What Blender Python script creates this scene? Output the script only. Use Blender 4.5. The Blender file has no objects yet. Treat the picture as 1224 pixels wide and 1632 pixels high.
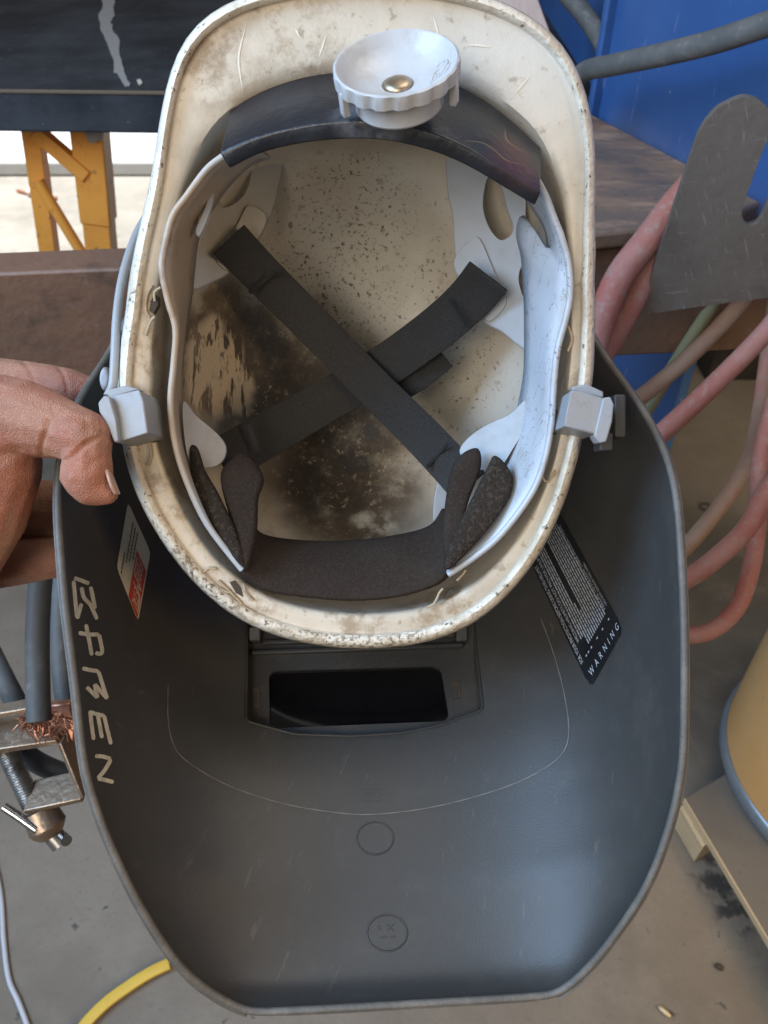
import bpy, bmesh, math, random
import numpy as np
from mathutils import Vector, Matrix
from mathutils.bvhtree import BVHTree

random.seed(7)
rad = math.radians
sc = bpy.context.scene
COL = sc.collection

# ------------------------------------------------------------------ camera
CAM_H, PITCH, FPX = 1.30, rad(42), 1269.0
cam_d = bpy.data.cameras.new('camera')
cam = bpy.data.objects.new('camera', cam_d); COL.objects.link(cam)
cam.location = (0, 0, CAM_H); cam.rotation_euler = (math.pi/2-PITCH, 0, 0)
cam_d.sensor_fit = 'VERTICAL'; cam_d.sensor_height = 36; cam_d.sensor_width = 27
cam_d.lens = 36*FPX/1632
cam_d.clip_start = .02; cam_d.clip_end = 2000
cam_d.dof.use_dof = True; cam_d.dof.focus_distance = .43; cam_d.dof.aperture_fstop = 15
sc.camera = cam

# ------------------------------------------------------------------ light
# added lamps, no fixture in view: cool daylight from the open side at the left, a warm fill at the right, soft fills behind and overhead,
# and a strong spot standing in for the sun on the yard beyond the bench
world = bpy.data.worlds.new('World'); sc.world = world; world.use_nodes = True
bg = world.node_tree.nodes['Background']; bg.inputs[0].default_value = (1.0, .95, .88, 1); bg.inputs[1].default_value = .13
def lamp(name, kind, loc, at, power, color, size=1.0, size_y=None, cone=None):
    d = bpy.data.lights.new(name, kind); d.energy = power; d.color = color
    if kind == 'AREA': d.shape = 'RECTANGLE'; d.size = size; d.size_y = size_y or size
    else: d.spot_size = math.radians(cone); d.spot_blend = .35; d.shadow_soft_size = size
    o = bpy.data.objects.new(name, d); COL.objects.link(o); o.location = loc
    o.rotation_euler = (Vector(loc)-Vector(at)).to_track_quat('Z', 'Y').to_euler(); return o
lamp('daylight_left', 'AREA', (-1.25, .05, 2.05), (0, .3, 1.0), 48, (.42, .66, 1.0), 1.0, 1.1)
lamp('fill_behind', 'AREA', (-.75, -1.35, 2.05), (0, .3, 1.0), 26, (1.0, .93, .84), 1.0, 1.0)  # unseen fill added behind the camera to light the dome interior
lamp('warm_right', 'AREA', (1.5, -.55, 1.75), (0, .3, 1.0), 24, (1.0, .70, .38), .9, .9)
lamp('overhead', 'AREA', (.68, .80, 3.1), (.68, .80, 0), 22, (1.0, .90, .76), 1.3, 1.3)
lamp('yard_sun_standin', 'SPOT', (-2.4, 3.4, 5.0), (-1.5, 5.2, 0), 5200, (.84, .92, 1.0), .25, cone=72)  # added spot in place of sun on the far floor
vs = sc.view_settings
vs.view_transform = 'Standard'; vs.look = 'None'; vs.gamma = 1; vs.use_curve_mapping = False; vs.exposure = 0.0
sc.render.engine = 'CYCLES'
sc.cycles.use_denoising = True; sc.cycles.use_adaptive_sampling = True; sc.cycles.adaptive_threshold = .025
sc.cycles.max_bounces = 8; sc.cycles.diffuse_bounces = 3
sc.cycles.sample_clamp_indirect = 6

# ------------------------------------------------------------------ helpers
CR = Vector((1, 0, 0)); CU = Vector((0, math.sin(PITCH), math.cos(PITCH))); CF = Vector((0, math.cos(PITCH), -math.sin(PITCH)))
CO = Vector((0, 0, CAM_H))
def P(x, y, z): return CO + CR*((x-612)/FPX*z) + CU*((816-y)/FPX*z) + CF*z
def ray(x, y): return (CR*((x-612)/FPX) + CU*((816-y)/FPX) + CF).normalized()
def onz(x, y, z=0.0):
    d = ray(x, y); t = (z-CAM_H)/d.z; return CO + d*t
def onplane(x, y, p0, n):
    d = ray(x, y); t = (p0-CO).dot(n)/d.dot(n); return CO + d*t
def V(p): return Vector(p)

def crom(pts, n=8, closed=False):
    pts = [Vector(p) for p in pts]; out = []; m = len(pts)
    segs = m if closed else m-1
    for i in range(segs):
        if closed: a, b, c, d = pts[(i-1) % m], pts[i], pts[(i+1) % m], pts[(i+2) % m]
        else: a, b, c, d = pts[max(i-1, 0)], pts[i], pts[i+1], pts[min(i+2, m-1)]
        for k in range(n):
            t = k/n
            out.append(.5*((2*b)+(c-a)*t+(2*a-5*b+4*c-d)*t*t+(3*b-a-3*c+d)*t*t*t))
    if not closed: out.append(pts[-1])
    return out
def resample(pts, n):
    pts = [Vector(p) for p in pts]; L = [0]
    for i in range(1, len(pts)): L.append(L[-1]+(pts[i]-pts[i-1]).length)
    out = []; j = 0
    for k in range(n):
        s = L[-1]*k/(n-1)
        while j < len(pts)-2 and L[j+1] < s: j += 1
        d = L[j+1]-L[j]; t = 0 if d == 0 else (s-L[j])/d
        out.append(pts[j].lerp(pts[j+1], min(max(t, 0), 1)))
    return out

def link(o, parent=None):
    COL.objects.link(o)
    if parent is not None:
        o.parent = parent
        w = Matrix.Identity(4); q = parent
        chain = []
        while q is not None: chain.append(q); q = q.parent
        for q in reversed(chain): w = w @ q.matrix_parent_inverse @ q.matrix_basis
        o.matrix_parent_inverse = w.inverted()
    return o
def finish(me, mat, smooth):
    if mat: me.materials.append(mat)
    if smooth:
        for p in me.polygons: p.use_smooth = True
        if smooth is not True: me.set_sharp_from_angle(angle=rad(smooth))
def mk(name, verts, faces, mat, parent=None, smooth=40, tri=False):
    me = bpy.data.meshes.new(name)
    me.from_pydata([tuple(v) for v in verts], [], faces); me.update()
    bm = bmesh.new(); bm.from_mesh(me); bmesh.ops.recalc_face_normals(bm, faces=bm.faces); bm.to_mesh(me); bm.free()
    finish(me, mat, smooth)
    return link(bpy.data.objects.new(name, me), parent)
def mkbm(name, bm, mat, parent=None, smooth=40):
    bmesh.ops.recalc_face_normals(bm, faces=bm.faces)
    me = bpy.data.meshes.new(name); bm.to_mesh(me); bm.free()
    finish(me, mat, smooth)
    return link(bpy.data.objects.new(name, me), parent)
def base_origin(o):
    vs_ = [v.co for v in o.data.vertices]
    c = Vector(((min(v.x for v in vs_)+max(v.x for v in vs_))/2, (min(v.y for v in vs_)+max(v.y for v in vs_))/2, min(v.z for v in vs_)))
    o.data.transform(Matrix.Translation(-c)); o.location = c
def tag(o, label=None, cat=None, group=None, kind=None):
    if label: o['label'] = label
    if cat: o['category'] = cat
    if group: o['group'] = group
    if kind: o['kind'] = kind
    if o.type == 'MESH' and o.parent is None: base_origin(o)
    return o
def thing(name, label, cat, loc, group=None):
    o = bpy.data.objects.new(name, None); o.empty_display_size = .05; o.location = loc
    COL.objects.link(o); return tag(o, label, cat, group)
def bevel(o, w, seg=2, ang=35):
    m = o.modifiers.new('bevel', 'BEVEL'); m.width = w; m.segments = seg; m.limit_method = 'ANGLE'; m.angle_limit = rad(ang); return o
def solid(o, t, off=-1):
    m = o.modifiers.new('solid', 'SOLIDIFY'); m.thickness = t; m.offset = off; m.use_even_offset = False; return o
def subsurf(o, n=1):
    m = o.modifiers.new('sub', 'SUBSURF'); m.levels = n; m.render_levels = n; return o

def grid_faces(nu, nv, cu=False, cv=False, base=0):
    f = []
    for i in range(nu if cu else nu-1):
        for j in range(nv if cv else nv-1):
            a = base+i*nv+j; b = base+((i+1) % nu)*nv+j; c = base+((i+1) % nu)*nv+(j+1) % nv; d = base+i*nv+(j+1) % nv
            f.append((a, b, c, d))
    return f
def tube_data(pts, r, n=12, base=0, caps=True, flat=1.0, flatdir=None):
    """round (or flattened) tube along pts; r number or list"""
    pts = [Vector(p) for p in pts]; V_ = []; m = len(pts)
    rr = r if isinstance(r, (list, tuple)) else [r]*m
    up = None
    for i, p in enumerate(pts):
        t = (pts[min(i+1, m-1)]-pts[max(i-1, 0)]).normalized()
        if up is None:
            up = Vector(flatdir) if flatdir is not None else t.orthogonal()
        up = (up - t*up.dot(t)).normalized(); s = t.cross(up)
        for k in range(n):
            a = 2*math.pi*k/n
            V_.append(p + up*(math.cos(a)*rr[i]*flat) + s*(math.sin(a)*rr[i]))
    F = grid_faces(m, n, False, True, base)
    if caps: F += [tuple(base+k for k in range(n))[::-1], tuple(base+(m-1)*n+k for k in range(n))]
    return V_, F
def tube(name, pts, r, mat, parent=None, n=14, sm=8, flat=1.0, flatdir=None, smooth=50):
    p = crom(pts, sm) if sm else [Vector(q) for q in pts]
    if isinstance(r, (list, tuple)) and len(r) != len(p):
        r = [float(x) for x in np.interp(np.linspace(0, len(r)-1, len(p)), range(len(r)), r)]
    v, f = tube_data(p, r, n, 0, True, flat, flatdir)
    return mk(name, v, f, mat, parent, smooth)
def ribbon(name, A, B, mat, parent=None, thick=.002, nu=40, nw=4, bulge=0, bdir=None, off=0, smooth=60, sm=8):
    a = resample(crom(A, sm) if sm else A, nu); b = resample(crom(B, sm) if sm else B, nu); v = []
    for i in range(nu):
        for j in range(nw):
            t = j/(nw-1); p = a[i].lerp(b[i], t)
            if bulge: p = p + Vector(bdir)*(bulge*4*t*(1-t))
            v.append(p)
    o = mk(name, v, grid_faces(nu, nw), mat, parent, smooth)
    if thick: solid(o, thick, off)
    return o
def prism(name, poly, depth, mat, parent=None, holes=(), bev=0, smooth=30):
    """filled polygon (3-D points, holes allowed) pushed along the depth vector"""
    bm = bmesh.new(); edges = []
    for loop in [poly]+list(holes):
        vs_ = [bm.verts.new(p) for p in loop]
        for i in range(len(vs_)): edges.append(bm.edges.new((vs_[i], vs_[(i+1) % len(vs_)])))
    bmesh.ops.triangle_fill(bm, use_beauty=True, use_dissolve=False, edges=edges)
    r = bmesh.ops.extrude_face_region(bm, geom=bm.faces[:])
    bmesh.ops.translate(bm, verts=[g for g in r['geom'] if isinstance(g, bmesh.types.BMVert)], vec=Vector(depth))
    o = mkbm(name, bm, mat, parent, smooth)
    if bev: bevel(o, bev)
    return o
def puffy(name, poly, thick, mat, parent=None, toward=None):
    """cushion with a rounded edge: rings shrinking towards the middle"""
    toward = -CF if toward is None else toward
    poly = crom(poly, 4, True); c = sum(poly, Vector())/len(poly); n = len(poly); v = []
    prof = [(1.0, 0), (.99, .35), (.94, .7), (.82, .92), (.6, 1), (.3, 1), (.0, 1)]
    prof2 = [(.96, -.3), (.8, -.5), (0, -.5)]
    rows = prof2[::-1]+prof
    for s, h in rows:
        for p in poly: v.append(c+(p-c)*max(s, .002)+toward*(thick*h))
    return mk(name, v, grid_faces(len(rows), n, False, True), mat, parent, 70)
def box_between(bm, c, ax, ay, az):
    vs_ = [bm.verts.new(c+ax*i+ay*j+az*k) for i in (-1, 1) for j in (-1, 1) for k in (-1, 1)]
    for q in ((0, 1, 3, 2), (4, 6, 7, 5), (0, 4, 5, 1), (2, 3, 7, 6), (0, 2, 6, 4), (1, 5, 7, 3)):
        bm.faces.new([vs_[i] for i in q])
def box(name, c, ax, ay, az, mat, parent=None, bev=.001):
    bm = bmesh.new(); box_between(bm, Vector(c), Vector(ax), Vector(ay), Vector(az))
    o = mkbm(name, bm, mat, parent, 30)
    if bev: bevel(o, bev)
    return o
def bar(name, a, b, w, d, side, mat, parent=None, bev=.001):
    a, b = Vector(a), Vector(b); t = (b-a); L = t.length; t.normalize()
    s = Vector(side); s = (s-t*s.dot(t)).normalized(); u = t.cross(s)
    return box(name, (a+b)/2, t*(L/2), s*(w/2), u*(d/2), mat, parent, bev)

# ------------------------------------------------------------------ materials
def nd(nt, t, **kw):
    n = nt.nodes.new(t)
    for k, v in kw.items():
        if k.startswith('i_'): n.inputs[k[2:].replace('_', ' ')].default_value = v
        else: setattr(n, k, v)
    return n
def mth(nt, op, a, b=None, clamp=False):
    n = nt.nodes.new('ShaderNodeMath'); n.operation = op; n.use_clamp = clamp
    for i, x in enumerate((a, b)):
        if x is None: continue
        if isinstance(x, (int, float)): n.inputs[i].default_value = x
        else: nt.links.new(x, n.inputs[i])
    return n.outputs[0]
def pos_node(nt, stretch=None, rot=None):
    g = nt.nodes.new('ShaderNodeNewGeometry'); out = g.outputs['Position']
    if rot:
        r = nt.nodes.new('ShaderNodeVectorRotate'); r.rotation_type = 'EULER_XYZ'; r.inputs['Rotation'].default_value = rot
        nt.links.new(out, r.inputs['Vector']); out = r.outputs[0]
    if stretch:
        m = nt.nodes.new('ShaderNodeVectorMath'); m.operation = 'MULTIPLY'; m.inputs[1].default_value = stretch
        nt.links.new(out, m.inputs[0]); out = m.outputs[0]
    return out
def smooth_range(nt, val, lo, hi):
    n = nt.nodes.new('ShaderNodeMapRange'); n.interpolation_type = 'SMOOTHSTEP'
    nt.links.new(val, n.inputs['Value'])
    if lo <= hi: n.inputs['From Min'].default_value = lo; n.inputs['From Max'].default_value = hi; n.inputs['To Min'].default_value = 0; n.inputs['To Max'].default_value = 1
    else: n.inputs['From Min'].default_value = hi; n.inputs['From Max'].default_value = lo; n.inputs['To Min'].default_value = 1; n.inputs['To Max'].default_value = 0
    return n.outputs[0]
def noise_mask(nt, L):
    p = pos_node(nt, L.get('stretch'), L.get('rot'))
    if L.get('kind') == 'voronoi':
        n = nt.nodes.new('ShaderNodeTexVoronoi'); n.inputs['Scale'].default_value = L['scale']
        nt.links.new(p, n.inputs['Vector']); v = n.outputs['Distance']
    else:
        n = nt.nodes.new('ShaderNodeTexNoise'); n.inputs['Scale'].default_value = L['scale']
        n.inputs['Detail'].default_value = L.get('detail', 4); n.inputs['Roughness'].default_value = L.get('rough', .6)
        n.inputs['Distortion'].default_value = L.get('distort', 0)
        nt.links.new(p, n.inputs['Vector']); v = n.outputs[0]
    if 'line' in L:
        return smooth_range(nt, mth(nt, 'ABSOLUTE', mth(nt, 'SUBTRACT', v, .5)), L['line'], L['line']*.4)
    return smooth_range(nt, v, L['lo'], L['hi'])
def region_mask(nt, regions):
    out = None
    for (c, R, soft, wob) in regions:
        g = nt.nodes.new('ShaderNodeNewGeometry')
        s = nt.nodes.new('ShaderNodeVectorMath'); s.operation = 'DISTANCE'; s.inputs[1].default_value = c
        nt.links.new(g.outputs['Position'], s.inputs[0]); d = s.outputs['Value']
        if wob:
            n = nt.nodes.new('ShaderNodeTexNoise'); n.inputs['Scale'].default_value = 1.6/R; n.inputs['Detail'].default_value = 3
            nt.links.new(g.outputs['Position'], n.inputs['Vector'])
            d = mth(nt, 'ADD', d, mth(nt, 'MULTIPLY', mth(nt, 'SUBTRACT', n.outputs[0], .5), wob*R))
        m = smooth_range(nt, d, R, R*(1-soft))
        out = m if out is None else mth(nt, 'MAXIMUM', out, m)
    return out
def M(name, base, rough=.5, metal=0, layers=(), bump=None, spec=.5, sss=0, rvar=0, trans=0, alpha=1, sheen=0, coat=0):
    m = bpy.data.materials.new(name); m.use_nodes = True; nt = m.node_tree; b = nt.nodes['Principled BSDF']
    b.inputs['Roughness'].default_value = rough; b.inputs['Metallic'].default_value = metal
    b.inputs['Specular IOR Level'].default_value = spec
    b.inputs['Base Color'].default_value = (*base, 1)
    if sheen: b.inputs['Sheen Weight'].default_value = sheen
    if coat: b.inputs['Coat Weight'].default_value = coat
    if sss:
        b.inputs['Subsurface Weight'].default_value = sss; b.inputs['Subsurface Radius'].default_value = (1, .35, .2); b.inputs['Subsurface Scale'].default_value = .004
    if trans: b.inputs['Transmission Weight'].default_value = trans
    col = None; rsock = None
    for L in layers:
        mask = noise_mask(nt, L) if 'scale' in L else None
        if 'region' in L:
            rm = region_mask(nt, L['region']); 
            if L.get('invert'): rm = mth(nt, 'SUBTRACT', 1, rm)
            mask = rm if mask is None else mth(nt, 'MULTIPLY', mask, rm)
        if 'fac' in L: mask = mth(nt, 'MULTIPLY', mask, L['fac'])
        mx = nt.nodes.new('ShaderNodeMix'); mx.data_type = 'RGBA'
        nt.links.new(mask, mx.inputs[0])
        if col is None: mx.inputs[6].default_value = (*base, 1)
        else: nt.links.new(col, mx.inputs[6])
        mx.inputs[7].default_value = (*L['color'], 1); col = mx.outputs[2]
        if 'rough' in L and L.get('setrough'):
            mr = nt.nodes.new('ShaderNodeMix'); nt.links.new(mask, mr.inputs[0])
            if rsock is None: mr.inputs[2].default_value = rough
            else: nt.links.new(rsock, mr.inputs[2])
            mr.inputs[3].default_value = L['setrough']; rsock = mr.outputs[0]
    if col is not None: nt.links.new(col, b.inputs['Base Color'])
    if rvar:
        n = nt.nodes.new('ShaderNodeTexNoise'); n.inputs['Scale'].default_value = 60; n.inputs['Detail'].default_value = 6
        nt.links.new(pos_node(nt), n.inputs['Vector'])
        rsock = mth(nt, 'ADD', mth(nt, 'MULTIPLY', mth(nt, 'SUBTRACT', n.outputs[0], .5), rvar*2), rough, True)
    if rsock is not None: nt.links.new(rsock, b.inputs['Roughness'])
    if bump:
        h = None
        for (s, st, stretch) in bump:
            if stretch == 'cells':
                n = nt.nodes.new('ShaderNodeTexVoronoi'); n.feature = 'DISTANCE_TO_EDGE'; n.inputs['Scale'].default_value = s
                nt.links.new(pos_node(nt), n.inputs['Vector']); sock = smooth_range(nt, n.outputs['Distance'], 0, .25)
            else:
                n = nt.nodes.new('ShaderNodeTexNoise'); n.inputs['Scale'].default_value = s; n.inputs['Detail'].default_value = 2
                nt.links.new(pos_node(nt, stretch), n.inputs['Vector']); sock = n.outputs[0]
            x = mth(nt, 'MULTIPLY', sock, st); h = x if h is None else mth(nt, 'ADD', h, x)
        bp = nt.nodes.new('ShaderNodeBump'); bp.inputs['Distance'].default_value = 1.0; bp.inputs['Strength'].default_value = 1.0
        nt.links.new(h, bp.inputs['Height']); nt.links.new(bp.outputs[0], b.inputs['Normal'])
    return m

# ================================================================== setting
m_floor = M('concrete', (.235, .198, .155), .75, layers=[
    dict(scale=2.2, lo=.35, hi=.7, color=(.155, .130, .100), fac=.8),
    dict(scale=14, lo=.42, hi=.75, color=(.27, .235, .19), fac=.5),
    dict(scale=120, lo=.5, hi=.8, color=(.14, .12, .10), fac=.5, detail=5),
    dict(scale=28, lo=.66, hi=.72, color=(.05, .048, .045), fac=.8, detail=3),
    dict(scale=5, lo=.62, hi=.75, color=(.11, .095, .075), fac=.6),
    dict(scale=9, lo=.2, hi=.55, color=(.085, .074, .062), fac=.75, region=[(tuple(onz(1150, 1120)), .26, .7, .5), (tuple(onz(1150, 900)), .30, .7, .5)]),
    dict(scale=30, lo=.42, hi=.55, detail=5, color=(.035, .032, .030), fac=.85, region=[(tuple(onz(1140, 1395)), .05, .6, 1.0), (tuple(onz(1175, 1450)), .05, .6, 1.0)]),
    dict(scale=55, lo=.68, hi=.73, detail=4, color=(.055, .05, .045), fac=.8)],
    bump=[(300, .0006, None), (40, .0012, None)])
m_pave = M('paving', (.42, .40, .37), .85, layers=[dict(scale=6, lo=.4, hi=.7, color=(.36, .34, .31), fac=.6), dict(scale=60, lo=.5, hi=.8, color=(.30, .29, .27), fac=.4)])
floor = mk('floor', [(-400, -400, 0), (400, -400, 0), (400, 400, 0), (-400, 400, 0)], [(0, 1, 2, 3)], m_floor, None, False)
floor['kind'] = 'structure'
c0 = onz(0, 284).y
pv = bmesh.new(); box_between(pv, Vector((-30, c0+10+.02, .035)), Vector((45, 0, 0)), Vector((0, 10, 0)), Vector((0, 0, .033)))
pave = mkbm('raised_pavement', pv, m_pave, None, 30); bevel(pave, .012); pave['kind'] = 'structure'

# ================================================================== hard hat
CX, CY = 585.0, 560.0
def zrim(y): return .40+(y-560)*7.1e-5
O_PTS = [(190,600),(193,680),(205,745),(225,800),(262,865),(318,935),(380,985),(450,1015),(530,1030),(600,1032),(680,1022),(750,995),(800,955),(850,895),(885,830),(910,760),(925,700),(940,620),(945,540),(944,450),(945,350),(947,270),(942,190),(925,125),(895,70),(850,30),(795,2),(700,-22),(600,-30),(480,-25),(400,-8),(340,18),(300,55),(277,100),(263,160),(252,225),(243,290),(228,350),(213,420),(203,500),(193,560)]
I_PTS = [(246,600),(252,700),(290,800),(345,890),(430,950),(520,972),(600,975),(680,965),(760,925),(820,860),(865,780),(890,690),(902,600),(905,500),(902,400),(890,300),(850,215),(780,160),(700,132),(600,122),(500,130),(420,155),(345,205),(300,285),(280,350),(262,420),(251,500)]
NTH = 144
def polar(pts):
    a = sorted((math.atan2(p[1]-CY, p[0]-CX) % (2*math.pi), math.hypot(p[0]-CX, p[1]-CY)) for p in pts)
    th = [x[0] for x in a]; r = [x[1] for x in a]
    th = [th[-1]-2*math.pi]+th+[th[0]+2*math.pi]; r = [r[-1]]+r+[r[0]]
    q = np.interp(np.arange(NTH)*2*math.pi/NTH, th, r)
    for _ in range(2): q = (np.roll(q, 1)+2*q+np.roll(q, -1))/4
    return q
RO, RI = polar(O_PTS), polar(I_PTS)
def hp(k, r, dz=0):
    a = 2*math.pi*k/NTH; x = CX+math.cos(a)*r; y = CY+math.sin(a)*r
    return P(x, y, zrim(y)+dz)
rings = []
for inset, dz in ((-2, .009), (0, .005), (1, .001), (5, -.0015), (11, -.0022), (17, -.001), (20, .0012), (23, .0028)):
    rings.append([hp(k, RO[k]-inset, dz) for k in range(NTH)])
for t, dz in ((.25, .0028), (.5, .003), (.75, .0035), (.9, .005), (1.0, .010)):
    rings.append([hp(k, (RO[k]-23)*(1-t)+RI[k]*t, dz) for k in range(NTH)])
mouth = rings[-1]
B3 = sum(mouth, Vector())/NTH
CROWN = P(588, 560, .548)
AX = CROWN-B3
NS = 26; n_e = 2.5
for i in range(1, NS+1):
    s = math.sin(i/NS*math.pi/2)**(2/n_e); r = max(math.cos(i/NS*math.pi/2), 0)**(2/n_e)
    rings.append([B3+(p-B3)*max(r, .003)+AX*s for p in mouth])
sv = [p for R in rings for p in R]
sf = grid_faces(len(rings), NTH, False, True)
hat_bvh = BVHTree.FromPolygons([tuple(v) for v in sv], sf)
def cast(bvh, x, y, lift=0.0):
    d = ray(x, y); h = bvh.ray_cast(CO, d)
    if h[0] is None: h = bvh.find_nearest(CO+d*.45)
    return h[0]-d*lift
def hc(x, y): return tuple(cast(hat_bvh, x, y))
def hr(px): return px*.5/FPX
m_shell = M('hat_shell', (.62, .55, .44), .42, layers=[
    dict(scale=22, lo=.35, hi=.7, color=(.46, .39, .30), fac=.75),
    dict(scale=90, lo=.5, hi=.75, color=(.68, .62, .51), fac=.5, detail=5),
    dict(scale=45, lo=.48, hi=.72, detail=6, rough=.7, color=(.42, .33, .22), fac=.55),
    dict(scale=180, lo=.62, hi=.70, detail=5, color=(.25, .18, .11), fac=.5),
    dict(scale=75, lo=.42, hi=.62, detail=6, rough=.7, color=(.26, .175, .10), fac=.75, region=[(tuple(P(245, 560, .40)), .035, .7, .7), (tuple(P(262, 790, .42)), .03, .7, .7), (tuple(P(570, 985, .43)), .022, .7, .9), (tuple(P(390, 955, .43)), .03, .7, .8), (tuple(P(905, 620, .41)), .04, .7, .8), (tuple(P(690, 960, .43)), .03, .7, .8), (tuple(P(330, 90, .37)), .03, .8, .8), (tuple(P(470, 60, .37)), .03, .8, .9)]),
    # clean, paler right side; the lit right of the peak is painted paler too
    dict(region=[(hc(780, 600), hr(190), .7, .5), (hc(690, 330), hr(150), .8, .4), (hc(800, 150), hr(160), .8, .4)], color=(.70, .67, .60), fac=.75),
    dict(scale=16, lo=.1, hi=.55, detail=5, color=(.39, .35, .28), fac=.85, region=[(tuple(P(585, 520, .52)), .105, .35, .3)]),  # shade inside the dome painted in as a grey-brown grime tone
    # soot in the crown and towards the forehead
    dict(scale=24, lo=.28, hi=.5, detail=6, rough=.7, color=(.135, .098, .062), fac=.95, region=[(hc(350, 560), hr(130), .3, .5), (hc(560, 800), hr(150), .5, .7), (hc(490, 690), hr(215), .5, .8), (hc(400, 570), hr(140), .45, .7), (hc(320, 570), hr(110), .4, .5)]),
    dict(scale=110, lo=.26, hi=.56, detail=7, rough=.8, color=(.066, .050, .036), fac=.88, region=[(hc(460, 620), hr(165), .35, .8), (hc(390, 560), hr(100), .5, .8), (hc(520, 750), hr(125), .5, .9), (hc(590, 690), hr(75), .5, .9)]),
    dict(scale=170, lo=.57, hi=.66, detail=6, rough=.75, color=(.55, .45, .32), fac=.85, region=[(hc(540, 770), hr(170), .6, .6), (hc(420, 650), hr(90), .6, .6)]),
    # scraped patch at the left
    dict(scale=110, lo=.42, hi=.5, detail=3, stretch=(3, 1, .30), rot=(rad(42), 0, .12), color=(.66, .54, .38), fac=.97, region=[(hc(335, 590), hr(92), .3, .5), (hc(375, 625), hr(50), .4, .5)]),
    dict(scale=70, lo=.40, hi=.60, detail=5, color=(.70, .62, .49), fac=.9, region=[(hc(598, 838), hr(45), .6, .9)]),
    dict(scale=90, lo=.38, hi=.46, detail=4, region=[(hc(562, 738), hr(30), .3, 1.2), (hc(590, 690), hr(20), .3, 1.2)], color=(.05, .043, .037), fac=.85),
    # spatter
    dict(scale=260, lo=.60, hi=.67, detail=3, color=(.05, .04, .03), fac=.85, region=[(hc(520, 430), hr(150), .6, .7), (hc(690, 500), hr(180), .7, .7), (hc(370, 460), hr(90), .5, .6)]),
    dict(scale=420, lo=.68, hi=.71, detail=2, color=(.07, .05, .035), fac=.8, region=[(hc(560, 520), hr(330), .3, .4)]),
    dict(scale=330, lo=.63, hi=.67, detail=3, color=(.06, .05, .035), fac=.85, region=[(hc(650, 700), hr(130), .6, .7), (hc(740, 600), hr(120), .6, .7)]),
    dict(scale=430, lo=.59, hi=.66, detail=3, color=(.055, .042, .03), fac=.8, region=[(hc(500, 480), hr(170), .6, .8), (hc(560, 330), hr(140), .6, .8)]),
    dict(scale=120, lo=.60, hi=.70, detail=6, color=(.30, .24, .16), fac=.6),
    # scratches
    dict(scale=60, lo=.66, hi=.72, detail=5, stretch=(3, 1, .5), rot=(rad(42), 0, .3), color=(.80, .72, .58), fac=.7, region=[(hc(640, 80), hr(330), .5, .5)]),
    dict(scale=14, lo=.70, hi=.78, color=(.30, .21, .12), fac=.5)],
    bump=[(700, .00012, None), (90, .0004, None)], rvar=.12)
m_rim = M('hat_rim', (.70, .64, .53), .55, layers=[
    dict(scale=70, lo=.45, hi=.65, detail=5, color=(.50, .42, .30), fac=.7),
    dict(scale=260, lo=.6, hi=.66, color=(.10, .075, .05), fac=.85),
    dict(scale=330, lo=.46, hi=.60, detail=5, rough=.7, color=(.16, .115, .07), fac=.8, region=[(tuple(P(600, 1030, zrim(1030))), .085, .7, .9), (tuple(P(300, 920, zrim(920))), .05, .7, .9)])],
    bump=[(400, .0008, None), (120, .0008, None)])
hat = thing('hard_hat', 'upturned dirty white hard hat with black straps, its grey knob at the top', 'hard hat', P(588, 560, .55))
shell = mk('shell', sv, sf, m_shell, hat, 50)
shell.data.materials.append(m_rim)
for p in shell.data.polygons:
    if p.index < 6*NTH: p.material_index = 1
solid(shell, .0028, 1)
def fix_normals_towards(o, pt):
    """solidify grows along the normal: make the normals of an open surface point away from pt"""
    me = o.data; s = sum((p.normal.dot(p.center-pt))*p.area for p in me.polygons)
    if s < 0:
        me.flip_normals()
fix_normals_towards(shell, B3-AX*.2)

m_scr_ = M('fresh_scratch', (.80, .74, .62), .6)
for pts in ([(393,38),(384,70),(380,95),(383,122),(388,150)], [(741,72),(760,72),(782,75)], [(520,55),(508,92)], [(760,140),(775,160)], [(690,25),(700,60)], [(845,120),(820,150)], [(470,45),(478,60)]):
    c_ = resample(crom([(x, y, 0) for x, y in pts], 6), 16); v = []
    for i, p in enumerate(c_):
        t = (c_[min(i+1, 15)]-c_[max(i-1, 0)]).normalized(); w = 1.5*math.sin(math.pi*(i+.5)/16)
        for q in (-1, 1): v.append(cast(hat_bvh, p.x-t.y*w*q, p.y+t.x*w*q, .0003))
    mk('scratch', v, grid_faces(16, 2), m_scr_, hat, 60)
# moulded key slots on the brim gutter
m_key = M('moulded_key', (.42, .33, .22), .5, layers=[dict(scale=120, lo=.45, hi=.7, color=(.35, .26, .16), fac=.8)], bump=[(500, .0004, None)])
m_void = M('slot_dark', (.06, .045, .03), .8)  # flat dark put in for the shade of slot hollows; also the black crumb
def lips(pts, z, r=.0007):
    return tube('slot_lip', [P(x, y, z if z else zrim(y)+.0015) for x, y in pts], r, m_key, hat, 8, 2, smooth=60)
for pts in ([(345,908),(333,905),(322,920),(345,935),(365,945)], [(348,925),(362,938),(385,962)], [(388,930),(392,945),(404,958)],
            [(680,968),(692,962),(700,945),(706,938)], [(728,925),(738,915),(742,908)], [(868,735),(864,760),(874,768),(884,750)],
            [(243,455),(234,470),(232,495),(238,505)], [(256,458),(246,466),(247,480)], [(232,535),(240,512),(247,505)],
            [(238,650),(232,665),(238,690)], [(238,705),(241,725),(236,742)], [(880,640),(872,655),(876,690)], [(905,520),(912,540),(905,560)]):
    lips(pts, None)

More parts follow.
